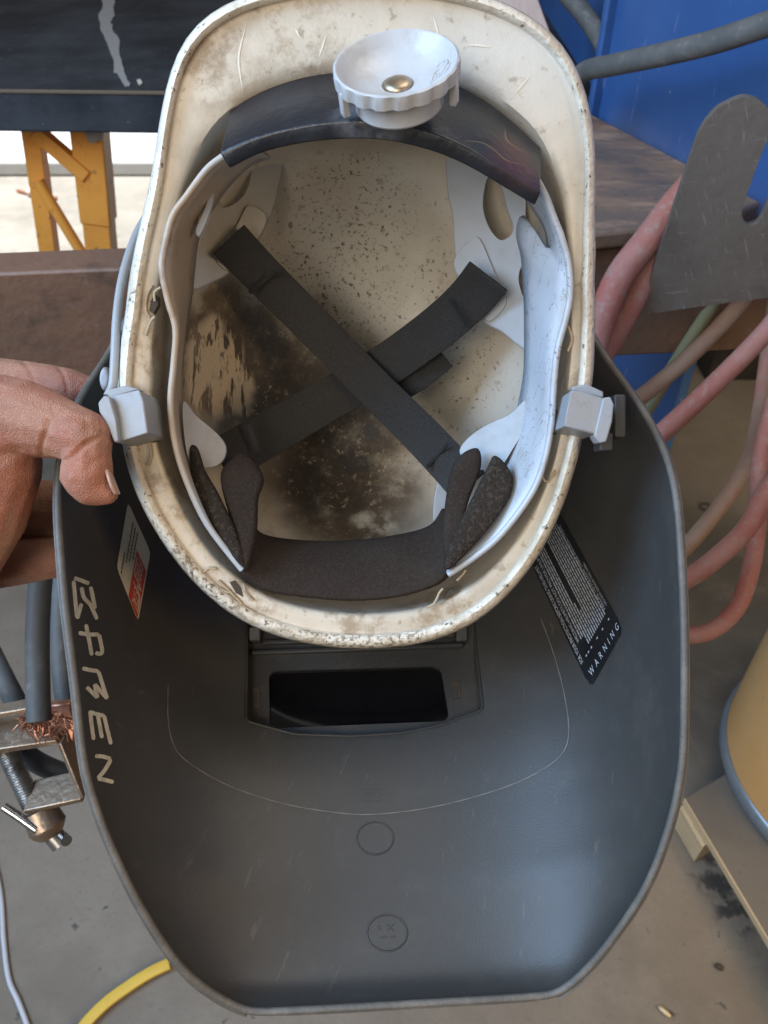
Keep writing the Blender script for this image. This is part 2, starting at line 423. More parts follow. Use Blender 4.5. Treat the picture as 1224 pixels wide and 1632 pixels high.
for pts in ([(246,468),(240,480),(238,495),(244,500),(252,485),(252,472)], [(366,928),(374,925),(384,938),(388,952),(376,945)], [(706,955),(716,940),(724,938),(716,952)], [(240,672),(248,668),(252,700),(244,706)], [(884,655),(893,650),(890,690),(882,694)]):
    prism('key_slot', [P(x, y, zrim(y)+.0026) for x, y in pts], CF*.004, m_void, hat)
# ---------------------------------------------------------------- headband and cradle
m_band = M('band_plastic', (.44, .47, .51), .38, layers=[
    dict(scale=60, lo=.45, hi=.75, color=(.36, .36, .35), fac=.6),
    dict(scale=55, line=.006, detail=3, distort=1.5, stretch=(1, 1, .5), color=(.10, .08, .07), fac=.8, region=[(tuple(P(880, 520, .41)), .09, .5, .6)]),
    dict(scale=20, lo=.1, hi=.5, detail=6, color=(.40, .30, .20), fac=.9, region=[(tuple(P(290, 440, .42)), .095, .5, .4), (tuple(P(290, 660, .43)), .06, .6, .4)]), dict(scale=60, lo=.55, hi=.68, detail=6, color=(.22, .13, .08), fac=.6, region=[(tuple(P(290, 420, .41)), .06, .5, .4)])],
    bump=[(120, .0003, None)])
m_dim = M('dark_plastic', (.34, .35, .36), .4, layers=[dict(scale=50, lo=.4, hi=.7, color=(.27, .26, .24), fac=.7)], bump=[(90, .0003, None)])  # darker tone of the cradle plastic, for the lower arms
m_cradle = M('cradle_plastic', (.44, .47, .51), .35, layers=[dict(scale=50, lo=.5, hi=.8, color=(.37, .37, .37), fac=.6), dict(region=[(tuple(P(380, 340, .46)), .055, .5, .3), (tuple(P(330, 700, .44)), .03, .5, .3)], color=(.29, .25, .19), fac=.85)], bump=[(90, .0003, None)])  # left arms toned down by region: shade at the left painted as tan
def Pn(pts, dz=0.0): return [P(x, y, zrim(y)+dz) for x, y in pts]
LN = [(392,226),(352,252),(328,272),(298,312),(275,345),(262,395),(258,430),(268,480),(280,525),(277,580),(272,640),(278,700),(295,760),(330,835),(386,908)]
LF = [(430,250),(398,262),(360,300),(330,345),(315,378),(308,430),(304,470),(297,510),(290,560),(288,600),(291,677),(303,730),(335,800),(365,850),(390,890)]
RN = [(838,262),(856,288),(870,314),(880,340),(888,360),(893,372),(896,382),(899,392),(904,410),(908,440),(908,475),(901,510),(888,560),(882,620),(878,680),(866,740),(845,790),(800,850),(760,885),(714,916)]
RF = [(818,292),(838,314),(853,336),(868,360),(874,385),(868,414),(852,388),(833,344),(825,372),(833,410),(837,470),(838,520),(838,560),(836,600),(825,660),(812,715),(790,770),(765,815),(740,845),(712,875)]
hb = ribbon('headband', Pn(LN, -.004), Pn(LF, .034), m_band, hat, .0022, 70, 5)
hb2 = ribbon('headband', Pn(RN, -.004), Pn(RF, .034), m_band, hat, .0022, 110, 5)
for N_ in (LN, RN):    # rolled lower edge
    tube('band_edge', Pn(N_, -.004), .0017, m_band, hb if N_ is LN else hb2, 8, 5)
def plate(name, poly, z, mat, depth=.0025, holes=(), par=None, zx=0, zy=0, sm=True):
    def q(p): return P(p[0], p[1], z+zx*(p[0]-585)+zy*(p[1]-560))
    f = lambda L: [q((v.x, v.y)) for v in (crom([(a, b, 0) for a, b in L], 4, True) if sm else [Vector((a, b, 0)) for a, b in L])]
    return prism(name, f(poly), CF*depth, mat, par or hat, [f(h) for h in holes], .0006, 35)
cr1 = plate('cradle_arm', [(715,235),(713,299),(722,347),(725,400),(735,450),(766,507),(800,528),(841,556),(846,500),(842,430),(838,360),(835,300),(800,250),(755,225)], .520, m_cradle,
      holes=[[(778,282),(770,326),(780,362),(799,382),(818,366),(808,332),(797,293)], [(832,425),(827,447),(837,477),(840,450)]], zx=-.00022, zy=.0001)
plate('strap_tab', [(726,432),(727,408),(750,382),(765,381),(786,428),(807,473),(799,496),(776,511),(752,470)], .514, m_cradle, .003, par=cr1, zx=-.0002, zy=.0001)
cr2 = plate('cradle_arm', [(398,240),(448,250),(443,300),(430,345),(405,395),(368,432),(335,450),(306,458),(312,400),(322,350),(350,290),(375,255)], .520, m_cradle,
      holes=[[(367,275),(385,262),(402,260),(394,300),(378,321),(357,330),(350,318)]], zx=.00022, zy=.0001)
plate('strap_tab', [(345,403),(378,357),(396,327),(425,345),(408,385),(372,428),(352,425)], .514, m_cradle, .003, par=cr2, zx=.0002, zy=.0001)
plate('cradle_arm', [(292,640),(312,662),(345,690),(360,712),(355,735),(335,745),(305,740),(294,700)], .482, m_dim, zx=.0002)
plate('cradle_arm', [(838,638),(812,660),(770,680),(742,702),(733,722),(752,745),(790,752),(818,715),(836,680)], .482, m_dim, zx=-.0002)
plate('cradle_arm', [(706,755),(728,785),(722,830),(694,850),(692,795)], .468, m_dim)
# buckle seen through the left slot
plate('adjuster_key', [(315,352),(318,325),(327,312),(330,318),(322,342),(318,360)], .405, m_band, .003, sm=True)
plate('adjuster_key', [(312,366),(325,335),(336,305),(340,310),(333,340),(318,375)], .402, m_cradle, .003, sm=True)

m_strap = M('black_webbing', (.030, .028, .027), .85, spec=.2, layers=[dict(scale=1100, lo=.42, hi=.58, detail=1, color=(.052, .049, .046), fac=.7), dict(scale=14, lo=.4, hi=.7, color=(.045, .040, .034), fac=.6), dict(scale=40, lo=.45, hi=.7, color=(.036, .033, .030), fac=.8), dict(scale=700, lo=.45, hi=.6, color=(.028, .028, .028), fac=.6)],
    bump=[(1500, .00025, None), (900, .0002, (1, .2, 1))])
m_stitch = M('strap_fold', (.018, .018, .018), .9)
def strap(pts, wpx, z0, zm, par=hat, name='strap', thick=.0016, dz=0, mat=None):
    c = [Vector((x, y, 0)) for x, y in pts]; cc = resample(crom(c, 10), 40); A = []; B = []
    for i, p in enumerate(cc):
        t = (cc[min(i+1, 39)]-cc[max(i-1, 0)]).normalized(); n = Vector((-t.y, t.x, 0)); u = i/39
        z = z0+(zm-z0)*math.sin(math.pi*u)**.8+dz
        w = wpx/2*(z0/z)
        a = p+n*w; b = p-n*w
        A.append(P(a.x, a.y, z)); B.append(P(b.x, b.y, z))
    o = ribbon(name, A, B, mat or m_strap, par, thick, 40, 5, sm=0); bevel(o, .0005); return o
sB = strap([(778,440),(745,480),(690,528),(600,592),(500,650),(410,702),(352,735)], 76, .444, .497)
strap([(702,560),(672,585),(640,606),(590,636)], 62, .4985, .5005, sB, 'strap_layer')
sA = strap([(365,382),(420,440),(500,520),(590,612),(680,702),(748,775)], 68, .444, .489)
strap([(398,466),(441,431)], 7, .4595, .466, sA, 'stitched_seam', .0012, -.0021, m_stitch)
strap([(680,745),(712,708)], 6, .4605, .466, sA, 'stitched_seam', .0012, -.0022, m_stitch)
strap([(714,477),(741,522)], 6, .463, .463, sB, 'stitched_seam', .0012, -.0025, m_stitch)
strap([(396,676),(412,722)], 9, .460, .460, sB, 'stitched_seam', .0012, -.003, m_stitch)

# ---------------------------------------------------------------- nape pad and ratchet knob
m_pad = M('nape_pad', (.011, .013, .018), .36, layers=[
    dict(scale=30, lo=.45, hi=.75, color=(.026, .030, .038), fac=.8),
    dict(scale=22, lo=.40, hi=.55, detail=5, color=(.10, .028, .026), fac=.6, region=[(tuple(P(830, 245, .36)), .022, .6, .6)]),
    dict(scale=30, line=.008, detail=1, color=(.30, .24, .12), fac=.6, region=[(tuple(P(790, 215, .36)), .022, .5, .5)]),
    dict(scale=60, lo=.4, hi=.6, detail=6, color=(.20, .20, .21), fac=.5, region=[(tuple(P(600, 175, .352)), .024, .6, .7)])], bump=[(260, .0003, None)])
UP_ = [(368,168),(410,145),(460,128),(520,116),(590,112),(660,116),(720,132),(775,160),(820,195),(862,235)]
KR_ = [(350,244),(400,222),(450,207),(510,196),(570,192),(630,197),(690,212),(745,236),(800,270),(862,306)]
LO_ = [(366,270),(410,248),(455,235),(510,226),(570,223),(625,227),(690,243),(745,266),(800,298),(852,329)]
def zsag(x): return .010*((x-600)/260)**2
def curve3(pts, z): return resample(crom([P(x, y, z+zsag(x)) for x, y in pts], 8), 60)
U3, K3, L3 = curve3(UP_, .374), curve3(KR_, .347), curve3(LO_, .352)
pv_ = []
for i in range(60):
    u, k, l = U3[i], K3[i], L3[i]; iu = u+(l-k); mid = (u+k)/2
    sec = []
    for a, b, c in ((iu, u, k), (u, k, l), (k, l, iu), (l, iu, u)):
        e1 = b+(a-b).normalized()*.0011; e2 = b+(c-b).normalized()*.0011
        sec += [e1, b.lerp((e1+e2)/2, .45), e2]
    sec.insert(3, mid)
    pv_ += sec
nsec = len(pv_)//60
pad = mk('nape_pad', pv_, grid_faces(60, nsec, False, True)+[tuple(range(nsec))[::-1], tuple(59*nsec+k for k in range(nsec))], m_pad, hat, 50)
bevel(pad, .0012, 2, 60)
m_knob = M('knob_plastic', (.46, .47, .48), .36, layers=[dict(scale=70, lo=.45, hi=.75, color=(.36, .34, .31), fac=.7), dict(scale=18, lo=.55, hi=.7, color=(.45, .36, .27), fac=.5)], bump=[(200, .0003, None)])
m_brass = M('screw_brass', (.45, .36, .26), .4, 1.0)
ka = (CR*(-.10)+CU*.54-CF*.84).normalized()
kx = (CR-ka*CR.dot(ka)).normalized(); ky = ka.cross(kx)
kc = P(631, 97, .332)-ka*.0150
def kp(r, a, z): return kc+kx*(math.cos(a)*r)+ky*(math.sin(a)*r)+ka*z
prof = [(.0, -.004, 0), (.0185, -.004, 0), (.0192, -.003, 0), (.0188, .0045, 0), (.0195, .0072, 0), (.0258, .0082, 1), (.0268, .0090, 1), (.0270, .0132, 1), (.0266, .0146, .3), (.0256, .0151, 0), (.0246, .0146, 0), (.0222, .0112, 0), (.0180, .0082, 0), (.0135, .0064, 0), (.0085, .0054, 0), (.0070, .0053, 0), (.0066, .0042, 0), (.0, .0040, 0)]
NK = 128; kv = []
for r, z, sc_ in prof:
    for k in range(NK):
        a = 2*math.pi*k/NK; g = math.sin(a*18); dent = .0011*max(0, g)**.7
        kv.append(kp(max(r-dent*sc_, .0001), a, z))
knob = mk('ratchet_knob', kv, grid_faces(len(prof), NK, False, True), m_knob, hat, 32)
sv_ = []
for r, z in ((.0062, .0038), (.0062, .0052), (.0055, .0062), (.0035, .0068), (.0001, .0070)):
    sv_ += [kp(r, 2*math.pi*k/32, z) for k in range(32)]
screw = mk('screw', sv_, grid_faces(5, 32, False, True), m_brass, knob, 40)
for a in (rad(200), rad(-18)):
    box('knob_peg', kp(.0245, a, .0040), ka*.0055, (kx*math.cos(a)+ky*math.sin(a))*.0018, (kx*-math.sin(a)+ky*math.cos(a))*.0025, m_knob, knob, .0008)
# embossed mark on the right wall of the dish (loops)
def dish(u, v):   # u: angle, v: radius along the dish wall
    z = np.interp(v, [.0085, .0140, .0190, .0225, .0243], [.0054, .0065, .0085, .0118, .0146]); return kp(v, u, z+.0002)
for uv in ([(-.50, .0155), (-.30, .0185), (-.08, .0215), (.02, .0225)], [(-.30, .0150), (-.14, .0178), (.06, .0205), (.16, .0190), (.10, .0160), (-.10, .0148), (-.30, .0150)], [(-.12, .0168), (-.02, .0178), (.02, .0170), (-.06, .0160), (-.12, .0168)], [(.06, .0215), (.20, .0215), (.30, .0195), (.28, .0175)], [(-.55, .0165), (-.42, .0150), (-.32, .0138)]):
    tube('embossed_mark', [dish(a, b) for a, b in uv], .00042, m_knob, knob, 6, 5)

# ---------------------------------------------------------------- sweatband
m_sweat = M('sweatband', (.026, .018, .0135), .85, spec=.2, layers=[dict(scale=35, lo=.4, hi=.7, color=(.032, .025, .020), fac=.8), dict(scale=700, lo=.48, hi=.62, color=(.045, .034, .027), fac=.6)], bump=[(900, .0006, None), (60, .001, None)])
m_foam = M('foam_edge', (.030, .024, .019), .95, spec=.2, layers=[dict(scale=420, lo=.5, hi=.62, color=(.07, .055, .044), fac=.7)], bump=[(900, .0014, None)])
SU = [(392,828),(415,857),(480,868),(560,868),(640,858),(690,842),(712,812)]
SL = [(378,908),(420,940),(500,953),(570,957),(640,950),(700,930),(720,905)]
a_ = resample(crom([P(x, y, zrim(y)+.034) for x, y in SU], 8), 60); b_ = resample(crom([P(x, y, zrim(y)+.002) for x, y in SL], 8), 60)
v_ = []
for i in range(60):
    for j in range(9):
        t = j/8; p = a_[i].lerp(b_[i], t)+CU*(.0045*math.sin(math.pi*t)**.6)-CF*(.003*math.sin(math.pi*t)**.6); v_.append(p)
sw = mk('sweatband', v_, grid_faces(60, 9), m_sweat, hat, 70); solid(sw, .006, 0); bevel(sw, .002, 3)
def flap(pts, z, th, mat, zs=0): return puffy('sweatband_flap', [P(x, y, z+zs*(y-800)) for x, y in pts], th, mat, hat)
flap([(352,765),(364,737),(388,720),(410,740),(421,766),(412,795),(410,845),(402,890),(391,908),(374,850)], .430, .005, m_sweat, -.00008)
flap([(303,712),(315,714),(323,742),(350,790),(380,855),(390,905),(352,862),(321,802),(306,760)], .424, .004, m_foam, -.00004)
flap([(738,722),(762,715),(766,745),(746,800),(730,860),(712,902),(705,855),(711,790),(720,745)], .430, .005, m_sweat, -.00008)
flap([(788,726),(806,740),(818,766),(808,800),(772,850),(735,890),(716,908),(706,897),(728,842),(758,782),(778,742)], .424, .005, m_foam, -.00006)

# ================================================================== welding hood
HOOD = thing('welding_hood', 'dark grey plastic welding hood with hand lettering, hanging open below the hard hat', 'welding hood', P(640, 1600, .41))
m_hood = M('hood_plastic', (.045, .044, .042), .46, layers=[
    dict(scale=9, lo=.35, hi=.7, color=(.052, .049, .045), fac=.8),
    dict(scale=60, lo=.5, hi=.75, detail=5, color=(.063, .060, .055), fac=.5),
    dict(scale=7, lo=.55, hi=.75, detail=6, rough=.7, color=(.12, .112, .098), fac=.35),
    dict(scale=90, lo=.64, hi=.72, detail=4, stretch=(2.5, .4, .6), rot=(.5, 0, .4), color=(.12, .112, .10), fac=.35)],
    bump=[(1400, .00014, None), (5, .004, None)], rvar=.05)
m_hrim = M('hood_edge', (.095, .088, .078), .55, layers=[dict(scale=80, lo=.4, hi=.7, detail=5, color=(.15, .135, .115), fac=.8)], bump=[(600, .0003, None)])
LE = [(205,505,.462),(176,560,.452),(122,650,.428),(94,760,.404),(100,920,.390),(120,1090,.380),(142,1250,.377),(206,1410,.380),(280,1530,.388),(340,1583,.395),(395,1612,.40)]
RE = [(935,520,.462),(965,570,.452),(1028,660,.428),(1071,760,.404),(1086,905,.390),(1090,1100,.380),(1082,1250,.377),(1038,1395,.380),(972,1500,.388),(924,1555,.395),(887,1584,.40)]
BE = [(588,890,.605),(589,935,.585),(590,985,.555),(591,1040,.532),(592,1122,.513),(596,1262,.478),(601,1378,.455),(609,1478,.438),(622,1552,.424),(632,1587,.411),(640,1600,.40)]
NV, NU = 90, 73
def c3(L): return resample_param([P(*p) for p in L])
def resample_param(pts):
    dense = crom(pts, 9); return [dense[min(int(round(i*(len(dense)-1)/(NV-1))), len(dense)-1)] for i in range(NV)]
Lc, Rc, Bc = c3(LE), c3(RE), c3(BE)
hv = []
for i in range(NV):
    Mi = (Lc[i]+Rc[i])/2; h = (Rc[i]-Lc[i])/2; d = Bc[i]-Mi
    ne = 2.35+.5*max(0, (i/NV-.6)/.4)+.75*max(0, min(1, (.62-i/NV)/.2))
    for j in range(NU):
        a = (j/(NU-1)-.5)*math.pi; s = math.sin(a); c = max(math.cos(a), 0)
        hv.append(Mi+h*(math.copysign(abs(s)**(2/ne), s))+d*(c**(2/ne)))
hf = grid_faces(NV, NU)
hood_bvh = BVHTree.FromPolygons([tuple(v) for v in hv], hf)
hood = mk('hood_shell', hv, hf, m_hood, HOOD, 60); hood.data.materials.append(m_hrim)
fix_normals_towards(hood, P(590, 900, .40))
so = solid(hood, .0028, 1).modifiers['solid']; so.material_offset_rim = 1
bevel(hood, .0011, 2, 50)
def hd(x, y, lift=.0004): return cast(hood_bvh, x, y, lift)
# rolled edge along the two sides and the chin
edge = [Lc[i] for i in range(6, NV)]+[hv[(NV-1)*NU+j] for j in range(4, NU-4, 4)]+[Rc[i] for i in range(NV-1, 5, -1)]
edge = resample(edge, 220)
for _ in range(3): edge = [edge[0]]+[(edge[i-1]+edge[i]*2+edge[i+1])/4 for i in range(1, 219)]+[edge[-1]]
tube('rolled_edge', [p-CF*.0005 for p in edge], .0019, m_hrim, HOOD, 10, 0)

def surf_stroke(name, pts, wpx, mat, par, lift=.0005, sm=6, taper=True):
    c = resample(crom([(x, y, 0) for x, y in pts], sm), max(6, 6*len(pts))); m = len(c); v = []
    for i, p in enumerate(c):
        t = (c[min(i+1, m-1)]-c[max(i-1, 0)]).normalized(); n = Vector((-t.y, t.x, 0))
        w = wpx/2*(1 if not taper else (.75+.25*math.sin(i*1.7))) * (.55 if i in (0, m-1) else 1)
        for s in (-1, 0, 1):
            q = p+n*(w*s); v.append(hd(q.x, q.y, lift))
    return mk(name, v, grid_faces(m, 3), mat, par, 60)
m_paint = M('paint_marker', (.62, .57, .45), .6, layers=[dict(scale=160, lo=.4, hi=.65, detail=6, color=(.42, .38, .29), fac=.7)])
def zc(pts, s=3.414, ox=48, oy=877): return [(x/s+ox, y/s+oy) for x, y in pts]
letters = {
 'B': [[(240,150),(280,165),(322,181)], [(236,165),(245,260),(256,372)], [(256,372),(268,330),(280,290)], [(280,200),(294,258),(330,300),(364,376)], [(330,198),(342,260),(354,318)]],
 'P': [[(304,403),(321,490),(336,572)], [(264,449),(320,458),(374,457)], [(374,457),(386,510),(392,552),(376,564),(356,556)]],
 'R': [[(284,642),(330,652),(372,658)], [(372,658),(394,730),(420,808)], [(420,808),(388,772),(352,728)], [(352,728),(358,766),(367,803)], [(367,803),(338,774),(308,744)]],
 'E': [[(326,872),(336,960),(346,1032)], [(326,880),(364,892),(404,900)], [(402,898),(420,975),(440,1056)], [(368,896),(380,960),(391,1022)]],
 'N': [[(354,1120),(396,1122),(440,1136)], [(440,1136),(410,1190),(368,1242)], [(368,1242),(410,1250),(454,1262)]]}
for L in letters.values():
    v, f = [], []
    for k_, s in enumerate(L):
        o = surf_stroke('tmp', zc(s), 6.4, None, None, .0005+.00008*k_, taper=False)
        b0 = len(v); v += [q.co.copy() for q in o.data.vertices]; f += [tuple(b0+i for i in p.vertices) for p in o.data.polygons]
        bpy.data.objects.remove(o)
    mk('marker_letter', v, f, m_paint, HOOD, 60)
# mould line and moulded discs
m_line = M('mould_line', (.16, .15, .135), .6, layers=[dict(scale=300, lo=.45, hi=.6, color=(.15, .145, .13), fac=.9)])
surf_stroke('mould_line', [(268,1090),(268,1150),(278,1190),(300,1215),(360,1250),(440,1278),(520,1293),(590,1298),(680,1288),(770,1266),(840,1240),(890,1208),(906,1175),(902,1120),(885,1050),(862,985)], 2.0, m_line, HOOD)
def ring_on_hood(cx, cy, rx, ry, name, mat, r=.0005):
    pts = [hd(cx+rx*math.cos(a), cy+ry*math.sin(a), .0001) for a in np.linspace(0, 2*math.pi, 49)]
    return tube(name, pts, r, mat, HOOD, 6, 0)
m_disc = M('mould_ring', (.040, .039, .037), .4)
ring_on_hood(598, 1336, 29, 26, 'moulded_ring', m_disc); rg = ring_on_hood(617, 1487, 32, 29, 'moulded_ring', m_disc)
for k, (a, b) in enumerate(((572, 606), (576, 610), (574, 604), (578, 608))): surf_stroke('moulded_mark', [(a, 1259+k*6), ((a+b)/2, 1258+k*6), (b, 1258+k*6)], 2.2, m_disc, HOOD, .0003)
for a, b in (((604,1474),(606,1484)), ((616,1472),(628,1484)), ((628,1472),(616,1484)), ((606,1494),(618,1493)), ((622,1494),(632,1492))): surf_stroke('moulded_mark', [a, b], 1.8, m_disc, rg, .0003)
# ---- labels
def bil(q, u, v):   # q: bottom-left, bottom-right, top-right, top-left (pixels)
    return ((q[0][0]*(1-u)+q[1][0]*u)*(1-v)+(q[3][0]*(1-u)+q[2][0]*u)*v, (q[0][1]*(1-u)+q[1][1]*u)*(1-v)+(q[3][1]*(1-u)+q[2][1]*u)*v)
def patch(name, q, mat, par, lift, u0=0, u1=1, v0=0, v1=1, nu=10, nv=16, rc=0):
    pts = []
    for i in range(nu+1):
        for j in range(nv+1):
            u = u0+(u1-u0)*i/nu; v = v0+(v1-v0)*j/nv
            if rc:
                du = min(u-u0, u1-u); dv = min(v-v0, v1-v)
                if du < rc*.5 and dv < rc*.5: u += (rc*.5-du)*(.5 if u < .5 else -.5); v += (rc*.5-dv)*(.5 if v < .5 else -.5)
            pts.append(hd(*bil(q, u, v), lift))
    return mk(name, pts, grid_faces(nu+1, nv+1), mat, par, 60)
def text_on(name, s, q, mat, par, lift, box_uv):
    """font text laid into box_uv=(u0,v0,u1,v1) of the pixel quad q; text runs along u, its tops towards +v"""
    cu = bpy.data.curves.new('t', 'FONT'); cu.body = s; cu.size = 1; ob = bpy.data.objects.new('t', cu); COL.objects.link(ob)
    dg = bpy.context.evaluated_depsgraph_get(); me = bpy.data.meshes.new_from_object(ob.evaluated_get(dg))
    bpy.data.objects.remove(ob); bpy.data.curves.remove(cu)
    bm = bmesh.new(); bm.from_mesh(me); bpy.data.meshes.remove(me)
    xs = [v.co.x for v in bm.verts]; ys = [v.co.y for v in bm.verts]; x0, x1, y0, y1 = min(xs), max(xs), min(ys), max(ys)
    for v in bm.verts:
        u = box_uv[0]+(v.co.x-x0)/(x1-x0)*(box_uv[2]-box_uv[0]); w = box_uv[1]+(v.co.y-y0)/(y1-y0)*(box_uv[3]-box_uv[1])
        v.co = hd(*bil(q, u, w), lift)
    return mkbm(name, bm, mat, par, False)
m_lblk = M('label_black', (.010, .011, .013), .35, layers=[dict(scale=60, lo=.5, hi=.7, color=(.02, .02, .021), fac=.6)])
m_lwht = M('label_white', (.62, .58, .50), .5, layers=[dict(scale=80, lo=.5, hi=.7, color=(.50, .45, .37), fac=.6)])
m_lred = M('label_red', (.55, .060, .035), .45, layers=[dict(scale=90, lo=.5, hi=.7, color=(.42, .06, .04), fac=.6)])
m_print = M('print_white', (.44, .48, .53), .6)
m_pblk = M('print_black', (.05, .04, .035), .6)
# warning label: u runs along the text (up-left), v from the last line (right) to the first line (left)
WQ = [(994,1003), (882,800), (836,876), (941,1098)]
wl_ = patch('warning_label', WQ, m_lblk, HOOD, .0006, nu=24, nv=12, rc=.10)
text_on('printed_text', 'FOR YOUR PROTECTION BEFORE USING THIS HELMET', WQ, m_print, wl_, .0012, (.16, .90, .86, .965))
text_on('printed_text', 'WELDING HELMETS DO NOT PROVIDE UNLIMITED', WQ, m_print, wl_, .0012, (.265, .80, .95, .855))
text_on('printed_text', 'FAILURE TO FOLLOW THESE INSTRUCTIONS', WQ, m_print, wl_, .0012, (.215, .105, .86, .15))
text_on('printed_text', '- DO NOT REMOVE THIS LABEL.', WQ, m_print, wl_, .0012, (.21, .045, .55, .08))
bmw = bmesh.new(); rw = random.Random(3)
for k in range(14):
    v0 = .745-k*.0455; u = .19 if k > 1 else .26; end = .97 if k not in (4, 5) else (.45 if k == 4 else .38)
    while u < end:
        wlen = rw.uniform(.012, .06); u2 = min(u+wlen, end)
        qs = [hd(*bil(WQ, a, b), .0012) for a, b in ((u, v0), (u2, v0), (u2, v0+.020), (u, v0+.020))]
        bmw.faces.new([bmw.verts.new(p) for p in qs]); u = u2+.0055
mkbm('printed_lines', bmw, m_print, wl_, False)
# heading across the lower end: runs from the lower left corner to the right one
WH = [(941,1096), (994,1000), (979,965), (921,1058)]
text_on('printed_text', 'W  A  R  N  I  N  G', WH, m_print, wl_, .0012, (.10, .20, .92, .46))
for u in (.18, .24, .32, .48, .63, .80):
    surf_stroke('printed_dot', [bil(WH, u, .86), bil(WH, u+.025, .90)], 2.2, m_print, wl_, .0012)
# maker's label: u runs down along the text, v from the left edge to the right
FQ = [(207,790), (186,903), (219,991), (240,868)]     # u: along the left edge downwards; v: towards the right
FQ = [(204,800), (186,905), (220,991), (240,880)]
# bottom-left=(204,800) top of left edge, bottom-right=(186,905) bottom of left edge, top-right=(220,991), top-left=(240,880)
fl_ = patch('maker_label', FQ, m_lwht, HOOD, .0006, nu=14, nv=10, rc=.08)
patch('red_panel', FQ, m_lred, fl_, .0010, .30, .985, .55, .97, 10, 6)
text_on('printed_text', 'FIBRE', FQ, m_lwht, fl_, .0014, (.34, .64, .61, .86))
text_on('printed_text', 'M', FQ, m_lwht, fl_, .0014, (.60, .60, .72, .93))
text_on('printed_text', 'ETAL', FQ, m_lwht, fl_, .0014, (.72, .68, .95, .90))
for a, b in (((.36, .60), (.60, .60)), ((.71, .93), (.93, .93))):
    surf_stroke('printed_rule', [bil(FQ, *a), bil(FQ, *b)], 1.6, m_lwht, fl_, .0014, taper=False)
bmw = bmesh.new()
for k in range(4):
    v0 = .16+k*.10; u = .10; end = .80-.10*k
    if k == 0: u = .62; end = .95
    while u < end:
        u2 = min(u+rw.uniform(.03, .07), end)
        qs = [hd(*bil(FQ, a, b), .0012) for a, b in ((u, v0), (u2, v0), (u2, v0+.035), (u, v0+.035))]
        bmw.faces.new([bmw.verts.new(p) for p in qs]); u = u2+.012
mkbm('printed_lines', bmw, m_pblk, fl_, False)

# ---- lens holder: a flat frame let into the front of the hood
m_frame = M('lens_frame', (.034, .033, .031), .5, layers=[dict(scale=70, lo=.5, hi=.75, detail=5, color=(.065, .06, .052), fac=.5)], bump=[(700, .0002, None)])
m_glass = M('welding_glass', (.004, .004, .005), .06, spec=.6, rvar=.03)
fn_p = [P(430, 1160, .508), P(716, 1150, .508), P(575, 1064, .526)]
print('FRAME', [round((hd(x, y, 0)-onplane(x, y, fn_p[0], (fn_p[1]-fn_p[0]).cross(fn_p[2]-fn_p[0]).normalized())).dot(CF), 4) for x, y in ((394,985),(752,975),(770,1131),(640,1168),(560,1173),(392,1149),(580,1030))])
fnrm = (fn_p[1]-fn_p[0]).cross(fn_p[2]-fn_p[0]).normalized()
if fnrm.dot(CF) < 0: fnrm = -fnrm
def fp(x, y, off=0): return onplane(x, y, fn_p[0], fnrm)+fnrm*off
def rrect(pts, r, n=6):
    out = []; m = len(pts)
    for i in range(m):
        a, b, c = Vector(pts[i-1]), Vector(pts[i]), Vector(pts[(i+1) % m])
        p, q = b+(a-b).normalized()*r, b+(c-b).normalized()*r
        for k in range(n+1):
            t = k/n; out.append((1-t)**2*p+2*t*(1-t)*b+t*t*q)
    return [(v.x, v.y) for v in out]
def dense_px(L, step=8):
    out = []
    for i in range(len(L)):
        a, b = Vector(L[i]), Vector(L[(i+1) % len(L)]); n = max(1, int((b-a).length/step))
        out += [tuple(a.lerp(b, k/n)) for k in range(n)]
    return out
win = rrect([(428,1069),(702,1061),(717,1149),(430,1161)], 16)
hole = rrect([(394,985),(752,975),(770,1131),(700,1156),(640,1168),(560,1173),(470,1170),(392,1149)], 10)
nh = len(hole)
cut = mk('cutter', [P(x, y, z) for z in (.45, .66) for x, y in hole], grid_faces(2, nh, False, True)+[tuple(range(nh)), tuple(range(nh, 2*nh))[::-1]], None, None, False)
mb = hood.modifiers.new('cut', 'BOOLEAN'); mb.object = cut; mb.operation = 'DIFFERENCE'; mb.solver = 'EXACT'
hood.modifiers.move(2, 1)
dg = bpy.context.evaluated_depsgraph_get(); dg.update()
nm = bpy.data.meshes.new_from_object(hood.evaluated_get(dg)); hood.modifiers.clear(); hood.data = nm
bpy.data.objects.remove(cut)
fr = prism('lens_frame', [fp(x, y) for x, y in hole], fnrm*.003, m_frame, HOOD, [[fp(x, y) for x, y in win]], .0012)
hd_ = dense_px(hole)
wv = [hd(x, y, .0006) for x, y in hd_]+[fp(x, y, .002) for x, y in hd_]
ww = mk('recess_wall', wv, grid_faces(2, len(hd_), False, True), m_frame, fr, 40); solid(ww, .0015, 0)
prism('filter_lens', [fp(x, y, .0034) for x, y in rrect([(410,1050),(720,1040),(738,1166),(412,1176)], 8)], fnrm*.003, m_glass, HOOD)
for sl in ([(401,1097),(413,1096),(415,1129),(403,1130)], [(719,1088),(731,1087),(735,1111),(723,1113)]):
    prism('clip_slot', [fp(x, y, -.0006) for x, y in rrect(sl, 3)], fnrm*.002, m_void, fr)
    x0, y0 = sl[0]; prism('clip_tongue', [fp(x, y, -.0012) for x, y in ((x0+3, y0+7), (x0+9, y0+7), (x0+10, y0+26), (x0+4, y0+26))], fnrm*.002, m_frame, fr)
for a, b in (((402,1042),(738,1030)), ((420,1026),(725,1014))):
    bar('frame_rib', fp(*a, -.0016), fp(*b, -.0016), .004, .003, fnrm, m_frame, fr, .0008)
